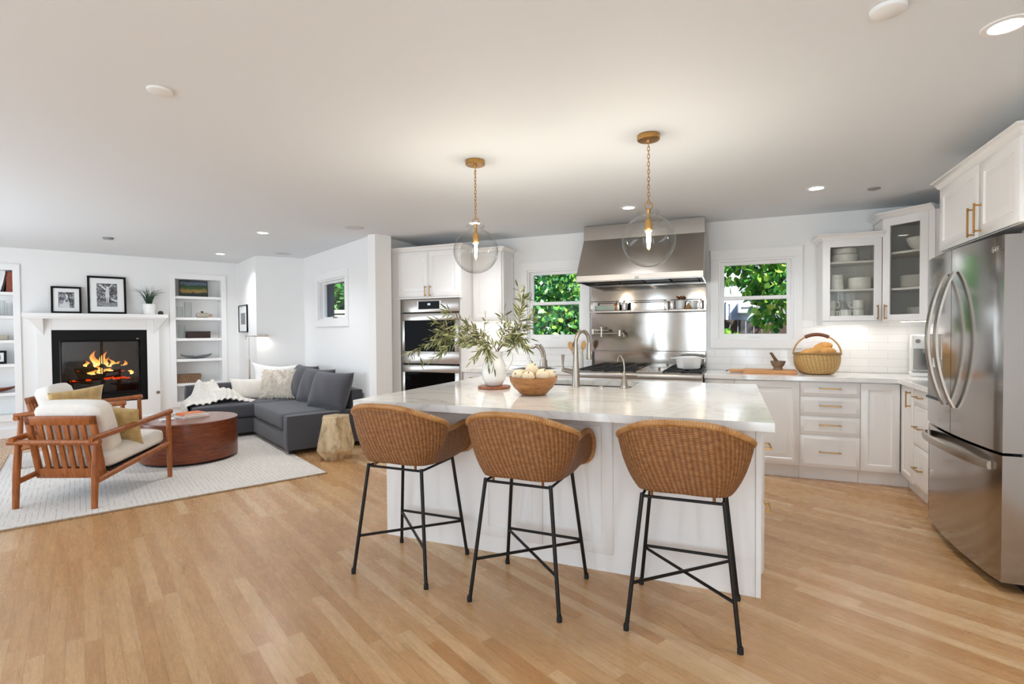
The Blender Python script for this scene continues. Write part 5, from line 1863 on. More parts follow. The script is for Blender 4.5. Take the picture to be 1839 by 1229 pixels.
# ================================================================== LIVING ROOM: FIREPLACE WALL
FWY = 9.31
def lthing(name, label, cat, x, y, z=0.0, rot=0.0, group=None):
    return thing(name, label, cat, LV(x, y, z), ANG + rot, group)
def ltag(m, name, mat, x, y, z, label, cat, rot=0.0, group=None, **kw):
    return tag(m.obj(name, mat, None, LV(x, y, z), ANG + rot, **kw), label, cat, group)
def bookcase(label, x0, x1, shelves, zb=0.27, zt=2.18):
    root = lthing('bookcase', label, 'bookcase', x0, FWY)
    w = x1 - x0
    m = M(); D = 0.28; t = 0.02
    m.bx(0.001, t, 0.0, D, zb, zt); m.bx(w - t, w - 0.001, 0.0, D, zb, zt)
    m.bx(t, w - t, D - 0.012, D, zb, zt); m.bx(t, w - t, 0, D - 0.012, zt - 0.015, zt - 0.001); m.bx(t, w - t, 0.0, D - 0.012, zb + 0.001, zb + 0.02)
    m.obj('carcass', 'trim_paint', root, smooth=False)
    m = M()
    m.bx(-0.055, t, -0.022, 0.0, zb - 0.055, zt + 0.06, 0.003); m.bx(w - t, w + 0.05, -0.022, 0.0, zb - 0.055, zt + 0.06, 0.003)
    m.bx(t, w - t, -0.022, 0.0, zt - 0.02, zt + 0.06); m.bx(t, w - t, -0.022, 0.0, zb - 0.055, zb + 0.025)
    m.obj('face_frame', 'trim_paint', root, smooth=False)
    for z in shelves:
        M().bx(t, w - t, -0.004, D - 0.012, z - 0.02, z + 0.02, 0.003).obj('shelf', 'trim_paint', root, smooth=False)
    return root
bookcase('white built-in bookcase right of the fireplace', 1.124, 1.777, (1.88, 1.555, 1.238, 0.92, 0.551))
bookcase('white built-in bookcase left of the fireplace, cut by the photo edge', -1.263, -0.61, (1.86, 1.554, 1.24, 0.933, 0.562))

root = lthing('fireplace', 'white fireplace surround with mantel shelf and black glass-doored firebox', 'fireplace', 0.257, FWY)
m = M()
m.bx(-0.67, -0.522, -0.06, -0.001, 0.0, 1.552, 0.003); m.bx(0.522, 0.67, -0.06, -0.001, 0.0, 1.552, 0.003)
m.bx(-0.522, 0.522, -0.06, -0.001, 1.388, 1.552, 0.002); m.bx(-0.522, 0.522, -0.05, -0.001, 0.0, 0.372)
m.bx(-0.70, 0.70, -0.075, -0.001, 0.0, 0.14, 0.004)
m.obj('surround', 'trim_paint', root, smooth=False)
m = M()
m.bx(-0.80, 0.775, -0.21, -0.001, 1.558, 1.61, 0.004)
m.bx(-0.775, 0.75, -0.19, -0.001, 1.538, 1.56, 0.003)
m.obj('mantel_shelf', 'trim_paint', root, smooth=False)
for s in (-1, 1):
    m = M()
    a, b = (s * 0.67, s * 0.76)
    m.prism([(min(a, b), 0), (max(a, b), 0), (max(a, b), 0.001), (min(a, b), 0.001)], 0, 0.001)
    b_ = bmesh.new(); b_.loops.layers.uv.new('UVMap')
    tri = [(s * 0.60, 1.32), (s * 0.745, 1.54), (s * 0.60, 1.54)]
    F = [b_.verts.new((x, -0.17, z)) for x, z in tri]; K = [b_.verts.new((x, -0.005, z)) for x, z in tri]
    F[0].co.y = -0.062
    for i in range(3):
        j = (i + 1) % 3
        b_.faces.new((F[i], F[j], K[j], K[i]))
    b_.faces.new(F); b_.faces.new(K)
    bmesh.ops.recalc_face_normals(b_, faces=b_.faces[:])
    mm = M(); mm._add(b_)
    m.bm.free()
    mm.obj('corbel', 'trim_paint', root, smooth=False)
m = M()
m.bx(-0.522, -0.445, -0.045, 0.0, 0.372, 1.388, 0.002); m.bx(0.44, 0.522, -0.045, 0.0, 0.372, 1.388, 0.002)
m.bx(-0.445, 0.44, -0.045, 0.0, 1.245, 1.388, 0.002); m.bx(-0.445, 0.44, -0.045, 0.0, 0.372, 0.49, 0.002)
m.obj('metal_surround', 'black_paint', root, smooth=False)
m = M()
m.bx(-0.44, 0.44, 0.42, 0.44, 0.465, 1.255); m.bx(-0.435, -0.42, 0.0, 0.42, 0.465, 1.255); m.bx(0.42, 0.435, 0.0, 0.42, 0.465, 1.255)
m.bx(-0.42, 0.42, 0.0, 0.42, 1.24, 1.255); m.bx(-0.42, 0.42, 0.0, 0.42, 0.465, 0.50)
m.obj('firebox', 'firebrick', root, smooth=False)
for s in (-1, 1):
    m = M()
    x0, x1 = (-0.435, -0.004) if s < 0 else (0.004, 0.43)
    for a, b, c, d in ((x0, x0 + 0.012, 0.495, 1.24), (x1 - 0.012, x1, 0.495, 1.24), (x0, x1, 0.495, 0.52), (x0, x1, 1.222, 1.24)):
        m.bx(a, b, -0.03, -0.012, c, d)
    d_ = m.obj('glass_door', 'black_paint', root, smooth=False)
    M().bx(x0 + 0.01, x1 - 0.01, -0.024, -0.019, 0.515, 1.225).obj('glass_pane', 'fire_glass', d_, smooth=False)
m = M(); m.box((0.41, -0.05, 1.262), (0.03, 0.012, 0.010), 0.003)
m.obj('door_catch', 'chrome', root)
# fire
random.seed(11)
def fire_log(label, x, y, z, L, r, rz, tilt):
    root = lthing('firewood_log', label, 'log', 0.257 + x, FWY + y, z, rz, 'burning logs in the firebox')
    root.rotation_euler = (0, tilt, ANG + rz)
    m = M()
    n = 10
    m.tube([(-L / 2 + L * i / n, 0.008 * math.sin(i * 1.3), 0.006 * math.cos(i * 1.9)) for i in range(n + 1)], [r * (1 + 0.12 * math.sin(i * 2.3)) for i in range(n + 1)], 12)
    m.obj('bark', 'log_bark', root)
    m = M()
    for k in range(7):
        x_ = random.uniform(-L * .42, L * .42)
        m.box((x_, random.uniform(-.6, .6) * r, -r * .72), (random.uniform(.03, .07), 0.02, r * .5), 0.006)
    m.obj('ember', 'ember', root)
fire_log('long charred log lying diagonally across the front of the fire', .09, .17, .80, .62, .043, R(-8), R(-12))
fire_log('charred log at the back left of the fire', -.13, .27, .84, .50, .045, R(12), R(4))
fire_log('upper charred log resting across the others', .02, .24, .89, .44, .036, R(-20), R(6))
fire_log('low charred log at the bottom left of the fire', -.20, .15, .72, .36, .05, R(5), 0)
root = lthing('fire_grate', 'black iron grate carrying the burning logs', 'grate', 0.257, FWY + 0.2)
m = M()
for k in range(7):
    x = -.33 + k * .11
    m.tube([(x, -.12, .70), (x, -.10, .665), (x, .12, .665)], 0.008, 6)
for y in (-.09, .1):
    m.cyl((-.36, y, .655), (.36, y, .655), 0.008)
    for x in (-.3, .3):
        m.cyl((x, y, .50), (x, y, .66), 0.008)
m.obj('bars', 'cast_iron', root)
m = M()
for k in range(40):
    m.box((random.uniform(-.32, .32), random.uniform(-.08, .1), random.uniform(.685, .70)), (random.uniform(.02, .05), random.uniform(.02, .04), .02), 0.004)
em = m.obj('glowing_coals', 'ember', root)
em['kind'] = 'stuff'
root = lthing('fire', 'orange and yellow flames rising from the burning logs', 'fire', 0.257, FWY + 0.2)
def flame(x, y, z, h, w, lean, seed):
    random.seed(seed)
    m = M()
    ph = random.uniform(0, 6)
    def fn(u, v):
        a = 2 * math.pi * u
        r = w * (math.sin(math.pi * min(1, v * 1.0 + 0.12)) ** 0.8) * (1 - v) ** 0.45 * (1 + 0.22 * math.sin(3 * a + ph + 5 * v))
        sway = lean * v * v + 0.018 * math.sin(7 * v + ph)
        return (x + sway + r * math.cos(a), y + 0.6 * r * math.sin(a), z + h * v)
    m.grid(fn, 18, 16, closeu=True)
    m.obj('flame', 'flame', root, angle=180)
for args in ((-.085, .03, .87, .26, .042, .015, 1), (-.055, .0, .86, .19, .035, -.02, 2), (.025, .03, .87, .24, .045, .03, 3), (.06, .0, .86, .16, .035, .02, 4),
             (-.16, .02, .87, .10, .03, -.02, 5), (.12, -.02, .86, .14, .03, -.03, 6), (.17, -.03, .86, .09, .025, .02, 7), (.20, -.04, .87, .08, .022, .01, 8),
             (-.10, -.08, .76, .08, .05, .03, 9), (.0, -.09, .77, .07, .05, .03, 10), (.08, -.09, .80, .06, .05, .02, 13), (.29, .0, .80, .17, .035, -.05, 12), (.33, -.02, .74, .14, .03, .0, 14), (-.03, -.07, .80, .10, .035, .0, 15)):
    flame(*args)
d = bpy.data.lights.new('fire_glow', 'POINT'); d.energy = 1.3; d.color = (1, 0.48, 0.16); d.shadow_soft_size = 0.08
lo = bpy.data.objects.new('fire_glow', d); COL.objects.link(lo); lo.parent = root; lo.location = (0, -0.02, 1.08)
m = M(); m.lathe([(0, 0), (0.024, 0), (0.024, 0.006), (0.012, 0.008), (0.012, 0.014), (0, 0.014)], 20, rot=Matrix.Rotation(R(90), 4, 'X'))
ltag(m, 'gas_valve', 'nickel', 0.90, FWY - 0.062, 0.47, 'small round gas valve plate on the white surround right of the firebox', 'valve')

# framed prints
def framed(label, cat, x, y, z, w, h, fr, mat_w, lean, figure, rot=0.0, name='framed_photo', t=0.022, frame_mat='black_paint', pos=None, group=None):
    root = thing(name, label, cat, LV(x, y, z) if pos is None else pos, ANG + rot, group)
    root.rotation_euler = (lean, 0, ANG + rot)
    m = M()
    for a, b, c, d in ((-w / 2, -w / 2 + fr, 0, h), (w / 2 - fr, w / 2, 0, h), (-w / 2 + fr, w / 2 - fr, 0, fr), (-w / 2 + fr, w / 2 - fr, h - fr, h)):
        m.bx(a, b, -t, 0, c, d, 0.002)
    m.obj('frame', frame_mat, root, smooth=False)
    if mat_w:
        M().bx(-w / 2 + fr, w / 2 - fr, -t * 0.45, -0.002, fr, h - fr).obj('mount', 'paper_white', root, smooth=False)
    pw, ph = w - 2 * fr - 2 * mat_w, (h - 2 * fr - 2 * mat_w)
    m = M(); m.bx(-pw / 2, pw / 2, -t * 0.55, -t * 0.4, fr + mat_w, fr + mat_w + ph)
    pr = m.obj('print', figure[0], root, smooth=False)
    for mt, shapes in figure[1:]:
        m = M()
        for poly in shapes:
            b = bmesh.new(); b.loops.layers.uv.new('UVMap')
            b.faces.new([b.verts.new((px * pw, -t * 0.56 - 0.0006, fr + mat_w + pz * ph)) for px, pz in poly])
            m._add(b)
        m.obj('print_figure', mt, pr, smooth=False)
    return root
def ell(cx, cz, rx, rz, n=16):
    return [(cx + rx * math.cos(2 * math.pi * i / n), cz + rz * math.sin(2 * math.pi * i / n)) for i in range(n)]
figA = ('photo_print', ('photo_light', [ell(-.02, .72, .13, .16), [(-.30, .0), (.22, .0), (.16, .45), (.02, .6), (-.14, .5)], [(-.5, .0), (-.3, .0), (-.2, .3), (-.42, .2)]]), ('photo_mid', [ell(-.10, .70, .07, .18), ell(.02, .45, .10, .09)]))
figB = ('photo_print', ('photo_light', [ell(.02, .83, .06, .06), [(-.10, .40), (.12, .40), (.09, .78), (-.05, .78)], [(-.05, .78), (-.34, .98), (-.40, .94), (-.08, .70)], [(.09, .78), (.30, .98), (.24, .99), (.05, .80)], [(-.04, .14), (.0, .14), (.01, .40), (-.05, .40)], [(.04, .14), (.08, .14), (.09, .40), (.03, .40)], [(.2, .28), (.5, .2), (.5, .28), (.2, .34)]]), ('photo_mid', [[(-.5, .0), (.5, .0), (.5, .16), (-.5, .22)]]))
MZ = 1.611
framed('smaller black-framed black-and-white photograph on the mantel', 'picture', -0.105, FWY - 0.075, MZ, .315, .365, .024, .052, R(-9), figA)
framed('larger black-framed black-and-white photograph on the mantel beside the plant', 'picture', 0.33, FWY - 0.095, MZ, .43, .53, .026, .075, R(-9), figB)
# plant on the mantel
root = lthing('potted_grass', 'spiky green grass plant in a white pot on the mantel', 'plant', 0.81, FWY - 0.11, MZ)
m = M(); m.lathe([(0, 0.002), (0.07, 0), (0.074, 0.006), (0.074, 0.070), (0.078, 0.073), (0.080, 0.15), (0.073, 0.15), (0.07, 0.02), (0, 0.01)], 32)
m.obj('pot', 'porcelain', root)
M().lathe([(0, 0.138), (0.072, 0.136)], 24).obj('soil', 'soil', root)
random.seed(21)
m = M()
for k in range(70):
    a = random.uniform(0, 2 * math.pi); tl = random.uniform(.1, 1.05); L = random.uniform(.16, .33)
    d = Vector((math.cos(a), (0.6 if math.sin(a) < 0 else 0.12) * math.sin(a), 0))
    p0 = Vector((random.uniform(-.03, .03), random.uniform(-.03, .03), .135))
    p1 = p0 + d * L * .35 * tl + Vector((0, 0, L * .55)); p2 = p0 + d * L * .85 * tl + Vector((0, 0, L * (1.0 - .35 * tl)))
    P = spline([p0, p1, p2], 5)
    m.tube(P, [0.0035 * (1 - .85 * i / (len(P) - 1)) for i in range(len(P))], 4)
m.obj('blades', 'grass_blade', root)
m = M(); m.lathe([(0, 0), (0.03, 0), (0.034, 0.01), (0.033, 0.03), (0.024, 0.046), (0.01, 0.052), (0, 0.052)], 20)
ltag(m, 'dark_ornament', 'candle_dark', 0.945, FWY - 0.12, MZ, 'small dark rounded ornament at the right end of the mantel', 'ornament')

# right bookcase contents
sR = [z + 0.0205 for z in (1.88, 1.555, 1.238, 0.92, 0.551)]
framed('dark unframed landscape painting on the top shelf of the right bookcase', 'painting', 1.41, FWY + 0.16, sR[0], .385, .255, .008, 0, R(-7), ('landscape_paint',), name='painting', t=0.02, frame_mat='book_dark')
def vessel(label, x, y, z, r, h, group=None):
    m = M(); m.lathe([(0, 0.004), (r * .9, 0), (r, 0.006), (r, h), (r - .003, h), (r - .004, 0.01), (0, 0.009)], 28)
    ltag(m, 'glass_vessel', 'vessel_glass', x, y, z, label, 'vase', group=group, angle=60)
vessel('shorter clear glass vessel on the second shelf of the right bookcase', 1.215, FWY + .12, sR[1], .042, .17)
vessel('taller clear glass vessel on the second shelf of the right bookcase', 1.325, FWY + .14, sR[1], .05, .24)
vessel('clear glass vessel left of the dark woven box in the right bookcase', 1.235, FWY + .10, sR[2], .048, .20)
root = lthing('stoneware_bottle', 'stoneware bottle lying on its side with a cork, right bookcase', 'bottle', 1.52, FWY + .10, sR[1])
m = M(); m.lathe([(0, -.095), (.03, -.09), (.036, -.08), (.038, .05), (.03, .075), (.016, .085), (.016, .095), (0, .095)], 20, (0, 0, .039), Matrix.Rotation(R(90), 4, 'Y'))
m.obj('bottle_body', 'stoneware', root)
m = M(); m.cyl((.09, 0, .039), (.125, 0, .039), .015); m.obj('cork', 'cork', root)
m = M(); m.cyl((-.01, 0, .074), (-.01, 0, .092), .014); m.cyl((-.03, 0, .096), (.01, 0, .096), .006); m.obj('knob', 'book_dark', root)
root = lthing('woven_box', 'dark brown woven box on the third shelf of the right bookcase', 'box', 1.45, FWY + .10, sR[2])
M().bx(-.155, .155, -.09, .09, 0, .075, .008).obj('box_body', 'dark_weave', root); M().bx(-.158, .158, -.093, .093, .076, .105, .008).obj('lid', 'dark_weave', root)
def boat(label, x, y, z, L, w, h, mat, rot=0.0):
    m = M()
    def fn(u, v):
        a = 2 * math.pi * u
        e = math.cos(a)
        r = math.sin(v * math.pi / 2) ** .8
        zz = h * (1 - math.cos(v * math.pi / 2)) ** .9 + h * .45 * v * abs(e) ** 3
        return (L / 2 * e * r, w / 2 * math.sin(a) * r, zz)
    m.grid(fn, 40, 10, closeu=True)
    o = ltag(m, 'boat_bowl', mat, x, y, z + .003, label, 'bowl', rot, angle=60)
    md = o.modifiers.new('thickness', 'SOLIDIFY'); md.thickness = .005; md.offset = 1
boat('long grey glass boat-shaped bowl on the fourth shelf of the right bookcase', 1.42, FWY + .09, sR[3], .42, .16, .05, 'grey_glass')
root = lthing('wicker_box', 'lidded tan wicker box low in the right bookcase', 'box', 1.31, FWY + .12, sR[4], R(-4))
def uvbox(m, x0, x1, y0, y1, z0, z1):
    for p in (((x0, y0), (x1, y0)), ((x1, y0), (x1, y1)), ((x1, y1), (x0, y1)), ((x0, y1), (x0, y0))):
        (a, b), (c, d) = p
        l = math.hypot(c - a, d - b)
        m.poly([(a, b, z0), (c, d, z0), (c, d, z1), (a, b, z1)], [(0, z0), (l, z0), (l, z1), (0, z1)])
    m.poly([(x0, y0, z1), (x1, y0, z1), (x1, y1, z1), (x0, y1, z1)], [(x0, y0), (x1, y0), (x1, y1), (x0, y1)])
    m.poly([(x0, y0, z0), (x0, y1, z0), (x1, y1, z0), (x1, y0, z0)], [(x0, y0), (x0, y1), (x1, y1), (x1, y0)])
m = M(); uvbox(m, -.16, .16, -.10, .10, 0, .085); m.obj('box_body', 'wicker_box', root, smooth=False)
m = M(); uvbox(m, -.165, .165, -.105, .105, .086, .13); m.obj('lid', 'wicker_box', root, smooth=False)
# left bookcase contents
sL = [z + 0.0205 for z in (1.86, 1.554, 1.24, 0.933, 0.562)]
def book(label, x, y, z, th, d, h, mat, lean=0.0, group=None):
    root = lthing('book', label, 'book', x, y, z, 0, group)
    root.rotation_euler = (0, lean, ANG)
    m = M(); m.bx(-th / 2, -th / 2 + .003, 0, d, 0, h); m.bx(th / 2 - .003, th / 2, 0, d, 0, h); m.bx(-th / 2, th / 2, 0, .004, 0, h)
    m.obj('cover', mat, root, smooth=False)
    M().bx(-th / 2 + .003, th / 2 - .003, .004, d - .004, .003, h - .005).obj('pages', 'paper_white', root, smooth=False)
book('white book leaning on the top shelf of the left bookcase', -.765, FWY + .03, sL[0], .035, .2, .27, 'paper_white', R(13))
book('black book leaning beside the white one, left bookcase', -.728, FWY + .03, sL[0], .02, .2, .27, 'book_dark', R(9))
book('thick red-brown book standing at the right end of the top shelf, left bookcase', -.665, FWY + .03, sL[0], .06, .2, .265, 'book_red', R(1))
for k, (x, h) in enumerate(((-.80, .14), (-.74, .20), (-.675, .17))):
    vessel('%s clear glass cylinder on the second shelf of the left bookcase' % ('leftmost', 'tallest', 'rightmost')[k], x, FWY + .10 + .02 * k, sL[1], .03, h)
m = M(); m.bx(-.11, .11, -.07, .07, 0, .065, .01)
ltag(m, 'small_box', 'stoneware', -.80, FWY + .10, sL[2], 'small beige box on the third shelf of the left bookcase', 'box')
framed('small black-framed print on the fourth shelf of the left bookcase', 'picture', -.82, FWY + .10, sL[3], .22, .17, .026, .03, R(-6), ('photo_print',), name='framed_print')
boat('dark pointed wooden boat bowl low in the left bookcase', -.88, FWY + .11, sL[4], .48, .15, .05, 'walnut')
framed('slim dark-framed print on the side wall above the floor lamp', 'picture', 0, 0, 0, .52, .42, .012, .11, 0.0, ('photo_mid',), R(-90), 'framed_print', pos=LV(1.998, 8.93, 1.345))

# ================================================================== RUG, TABLE, CHAIRS, SOFA
RGX0, RGX1, RGY0, RGY1 = -0.60, 1.785, 4.89, 7.95
root = lthing('area_rug', 'large cream woven rug with fine broken dark lines under the armchairs', 'rug', RGX0, RGY0)
w, h = RGX1 - RGX0, RGY1 - RGY0
m = M(); m.bx(0.006, w - 0.006, 0.006, h - 0.006, 0.0005, 0.012)
m.obj('pile', 'rug_wool', root, smooth=False)
m = M()
m.tube([(0, 0, .007), (w, 0, .007)], .0075, 8); m.tube([(w, 0, .007), (w, h, .007)], .0075, 8); m.tube([(w, h, .007), (0, h, .007)], .0075, 8); m.tube([(0, h, .007), (0, 0, .007)], .0075, 8)
m.obj('binding', 'rug_binding', root)
RZ = 0.0125
root = lthing('coffee_table', 'round walnut drum coffee table on the cream rug', 'coffee table', 0.90, 6.45, RZ, R(30))
m = M(); m.lathe([(0, .0), (.42, .0), (.42, .025), (0, .025)], 48); m.obj('plinth', 'dark_gap', root)
m = M(); m.lathe([(.40, .025), (.450, .025), (.452, .03), (.452, .398), (.40, .398)], 64); m.obj('drum', 'walnut', root)
m = M(); m.lathe([(0, .398), (.449, .398), (.454, .402), (.454, .416), (.450, .42), (0, .42)], 64); m.obj('tabletop', 'walnut_top', root)
TZ = RZ + .4205
def flat_book(label, x, y, z, w, d, t, mat, rot, group=None):
    root = lthing('book', label, 'book', x, y, z, rot, group)
    m = M(); m.bx(-w / 2, w / 2, -d / 2, d / 2, 0, .003, .001); m.bx(-w / 2, w / 2, -d / 2, d / 2, t - .003, t, .001); m.bx(-w / 2, -w / 2 + .004, -d / 2, d / 2, 0, t)
    m.obj('cover', mat, root, smooth=False)
    M().bx(-w / 2 + .004, w / 2 - .005, -d / 2 + .005, d / 2 - .005, .003, t - .003).obj('pages', 'paper_white', root, smooth=False)
flat_book('larger pale book lying under the orange one on the coffee table', .935, 6.52, TZ, .27, .21, .022, 'book_cover', R(20))
flat_book('orange book lying on top of the pale one on the coffee table', .925, 6.54, TZ + .0225, .22, .165, .024, 'book_orange', R(17))
flat_book('small white notepad lying alone at the left of the coffee table', .70, 6.44, TZ, .13, .085, .014, 'paper_white', R(12))

def armchair(label, x, y, rot, z=RZ):
    """local frame: sitter faces +y"""
    root = lthing('armchair', label, 'armchair', x, y, z, rot, 'teak armchairs with cream cushions')
    hw = .300
    for s in (-1, 1):
        # legs
        m = M(); m.tube([(s * hw, -.430, 0), (s * hw, -.418, .25), (s * hw, -.40, .53)], [.021, .025, .021], 12); m.obj('leg', 'teak', root)
        m = M(); m.tube([(s * hw, .432, 0), (s * hw, .428, .32), (s * hw, .425, .585)], [.019, .023, .020], 12); m.obj('leg', 'teak', root)
        # arm
        m = M(); m.tube(spline([(s * hw, -.455, .525), (s * hw, -.20, .545), (s * hw, .15, .572), (s * hw, .455, .600)], 6), [.019] * 2 + [.023] * 15 + [.025] * 2, 12)
        m.obj('arm', 'teak', root)
        # side rail
        m = M(); m.tube([(s * hw, -.42, .195), (s * hw, -.10, .245), (s * hw, .43, .315)], [.021, .022, .021], 12); m.obj('side_rail', 'teak', root)
    m = M(); m.tube([(-hw - .05, -.425, .50), (hw + .05, -.425, .50)], .021, 12); m.obj('rear_rail', 'teak', root)
    m = M(); m.tube([(-hw, .42, .275), (hw, .42, .275)], .018, 12); m.obj('front_rail', 'teak', root)
    # leaning slatted back
    A, B = Vector((0, -.275, .20)), Vector((0, -.375, .69))
    ax = math.atan2(B.y - A.y, B.z - A.z)
    T = Matrix.Translation(A) @ Matrix.Rotation(-ax, 4, 'X')
    Lb = (B - A).length
    m = M(); m.T = T
    m.bx(-.272, .272, -.012, .014, -.01, .07, .006); m.bx(-.272, .272, -.012, .014, Lb - .07, Lb, .006)
    m.bx(-.272, -.225, -.012, .016, 0, Lb, .006); m.bx(.225, .272, -.012, .016, 0, Lb, .006)
    m.obj('back_frame', 'teak', root)
    for k in range(6):
        x_ = -.165 + k * .066
        m = M(); m.T = T; m.bx(x_ - .019, x_ + .019, -.008, .008, .06, Lb - .06, .003)
        m.obj('back_slat', 'teak', root)
    m = M()
    m.bx(-hw + .02, hw - .02, -.23, .40, .0, .018)
    o = m.obj('seat_deck', 'book_dark', root, smooth=False)
    o.rotation_euler = (R(6.2), 0, 0); o.location = (0, 0, .252)
    m = M(); soft_box(m, -.272, .272, -.24, .43, .0, .135, .018, .045)
    o = m.obj('seat_cushion', 'cream_linen', root, angle=80); o.rotation_euler = (R(6.0), 0, 0); o.location = (0, 0, .275)
    m = M(); soft_box(m, -.262, .262, -.08, .08, .0, .405, .022, .045)
    o = m.obj('back_cushion', 'cream_linen', root, angle=80); o.rotation_euler = (R(18), 0, 0); o.location = (0, -.135, .385)
    return root
armchair('teak armchair seen from behind in the foreground, cream cushions, nearest the camera', .125, 5.56, R(-40.2))
armchair('teak armchair behind the nearer one, turned towards the sofa, cream cushions', .035, 7.17, R(-107.9))
def lpillow(name, label, pos, w, h, d, yaw, lean, mat, roll=0.0, group=None, pinch=.07):
    m = pillow_mesh(M(), w, h, d, pinch)
    o = m.obj(name, mat, None, pos, angle=120)
    o.rotation_euler = (Matrix.Rotation(ANG + yaw, 3, 'Z') @ Matrix.Rotation(lean, 3, 'X') @ Matrix.Rotation(roll, 3, 'Y')).to_euler()
    return tag(o, label, 'cushion', group)
def chair_pt(cx, cy, rot, x, y, z):
    c, s = math.cos(rot), math.sin(rot)
    return LV(cx + x * c - y * s, cy + x * s + y * c, RZ + z)
lpillow('throw_pillow', 'gold velvet cushion on the nearer armchair', chair_pt(.125, 5.56, R(-40.2), .12, .03, .56), .42, .34, .12, R(-40.2), R(20), 'gold_velvet', R(8))
lpillow('throw_pillow', 'gold velvet cushion on the farther armchair', LV(-.02, 7.04, .615), .50, .32, .12, R(28), R(14), 'gold_velvet', R(-5))

# corner sofa
root = lthing('corner_sofa', 'charcoal grey corner sofa bed with chaise along the window wall', 'sofa', 0, 0)
SX0, SX1, SYA, SYI, SYB = 1.71, 2.615, 5.84, 7.28, 8.02
m = M(); soft_box(m, SX0, SX1, SYA, SYA + .13, .055, .43, .004, .012, 5); m.obj('arm_panel', 'grey_fabric', root, angle=60)
m = M(); soft_box(m, SX0 + .012, SX1 - .14, SYA + .13, SYI + .0, .255, .435, .010, .03); m.obj('seat', 'grey_fabric', root, angle=80)
m = M(); soft_box(m, SX0 + .012, SX1 - .14, SYA + .13, SYI + .01, .055, .245, .004, .015, 5); m.obj('base_drawer', 'grey_fabric', root, angle=60)
m = M(); soft_box(m, 1.06, SX1 - .14, SYI, SYB - .14, .255, .43, .010, .03); m.obj('chaise_seat', 'grey_fabric', root, angle=80)
m = M(); soft_box(m, 1.065, SX1 - .14, SYI + .012, SYB - .14, .055, .248, .004, .015, 5); m.obj('chaise_base', 'grey_fabric', root, angle=60)
m = M(); soft_box(m, SX1 - .14, SX1, SYA + .10, SYB, .055, .655, .006, .02, 5); m.obj('back', 'grey_fabric', root, angle=60)
m = M(); soft_box(m, 1.065, SX1 - .14, SYB - .14, SYB, .055, .655, .006, .02, 5); m.obj('side_back', 'grey_fabric', root, angle=60)
for x, y in ((SX0 + .06, SYA + .06), (SX1 - .08, SYA + .06), (1.12, SYI + .08), (1.12, SYB - .08), (SX1 - .08, SYB - .08)):
    m = M(); m.cyl((x, y, 0.0125), (x, y, .06), .028, seg=14)
    m.obj('foot', 'rubber', root)
# loose back cushions
def back_cushion(label, y, yaw, x=2.33, z=.635, w=.63, h=.46):
    lpillow('back_cushion', label, LV(x, y, z), w, h, .25, R(-90) + yaw, R(-20), 'grey_fabric', 0, 'grey back cushions along the sofa', .075)
back_cushion('grey back cushion nearest the island end of the sofa', 6.16, R(17), 2.30, .64, .68, .47)
back_cushion('middle grey back cushion of the sofa', 6.74, R(12), 2.33, .645, .66, .48)
back_cushion('grey back cushion farthest in the sofa corner', 7.30, R(6), 2.35, .655, .64, .49)
lpillow('throw_pillow', 'white pillow standing in the sofa corner behind the fur one', LV(2.13, 7.80, .66), .64, .50, .17, R(-20), R(-14), 'white_linen', R(4), pinch=.20)
lpillow('throw_pillow', 'cream linen lumbar pillow leaning on the low sofa side', LV(1.80, 7.74, .565), .50, .31, .14, R(2), R(-16), 'cream_linen', R(2), pinch=.09)
# fur pillow
def fur_pillow(label, pos, w, h, d, yaw, lean):
    random.seed(5)
    root = thing('fur_pillow', label, 'cushion', pos)
    root.rotation_euler = (Matrix.Rotation(ANG + yaw, 3, 'Z') @ Matrix.Rotation(lean, 3, 'X')).to_euler()
    pillow_mesh(M(), w, h, d, .05).obj('pad', 'fur', root, angle=120)
    m = M()
    b = bmesh.new(); b.loops.layers.uv.new('UVMap')
    for k in range(3600):
        u, v = random.uniform(-1, 1), random.uniform(-1, 1)
        s = -1 if random.random() < .8 else 1
        kk = max(0, (1 - u * u) * (1 - v * v))
        p = Vector((w / 2 * u * (1 - .05 * (1 - v * v)), s * d / 2 * kk ** .42, h / 2 * v * (1 - .05 * (1 - u * u))))
        dr = Vector((u * .9 + random.gauss(0, .35), s * .9, v * .8 - .5 + random.gauss(0, .35))).normalized()
        L = random.uniform(.022, .042)
        o = dr.cross(Vector((random.gauss(0, 1), random.gauss(0, 1), random.gauss(0, 1)))).normalized() * .0032
        b.faces.new([b.verts.new(q) for q in (p - o, p + o, p + dr * L + Vector((0, 0, -.008)))])
    m._add(b)
    f = m.obj('fur', 'fur', root, smooth=False)
    f['kind'] = 'stuff'
fur_pillow('fluffy beige fur pillow in the sofa corner', LV(2.10, 7.50, .635), .47, .40, .16, R(-38), R(-18))
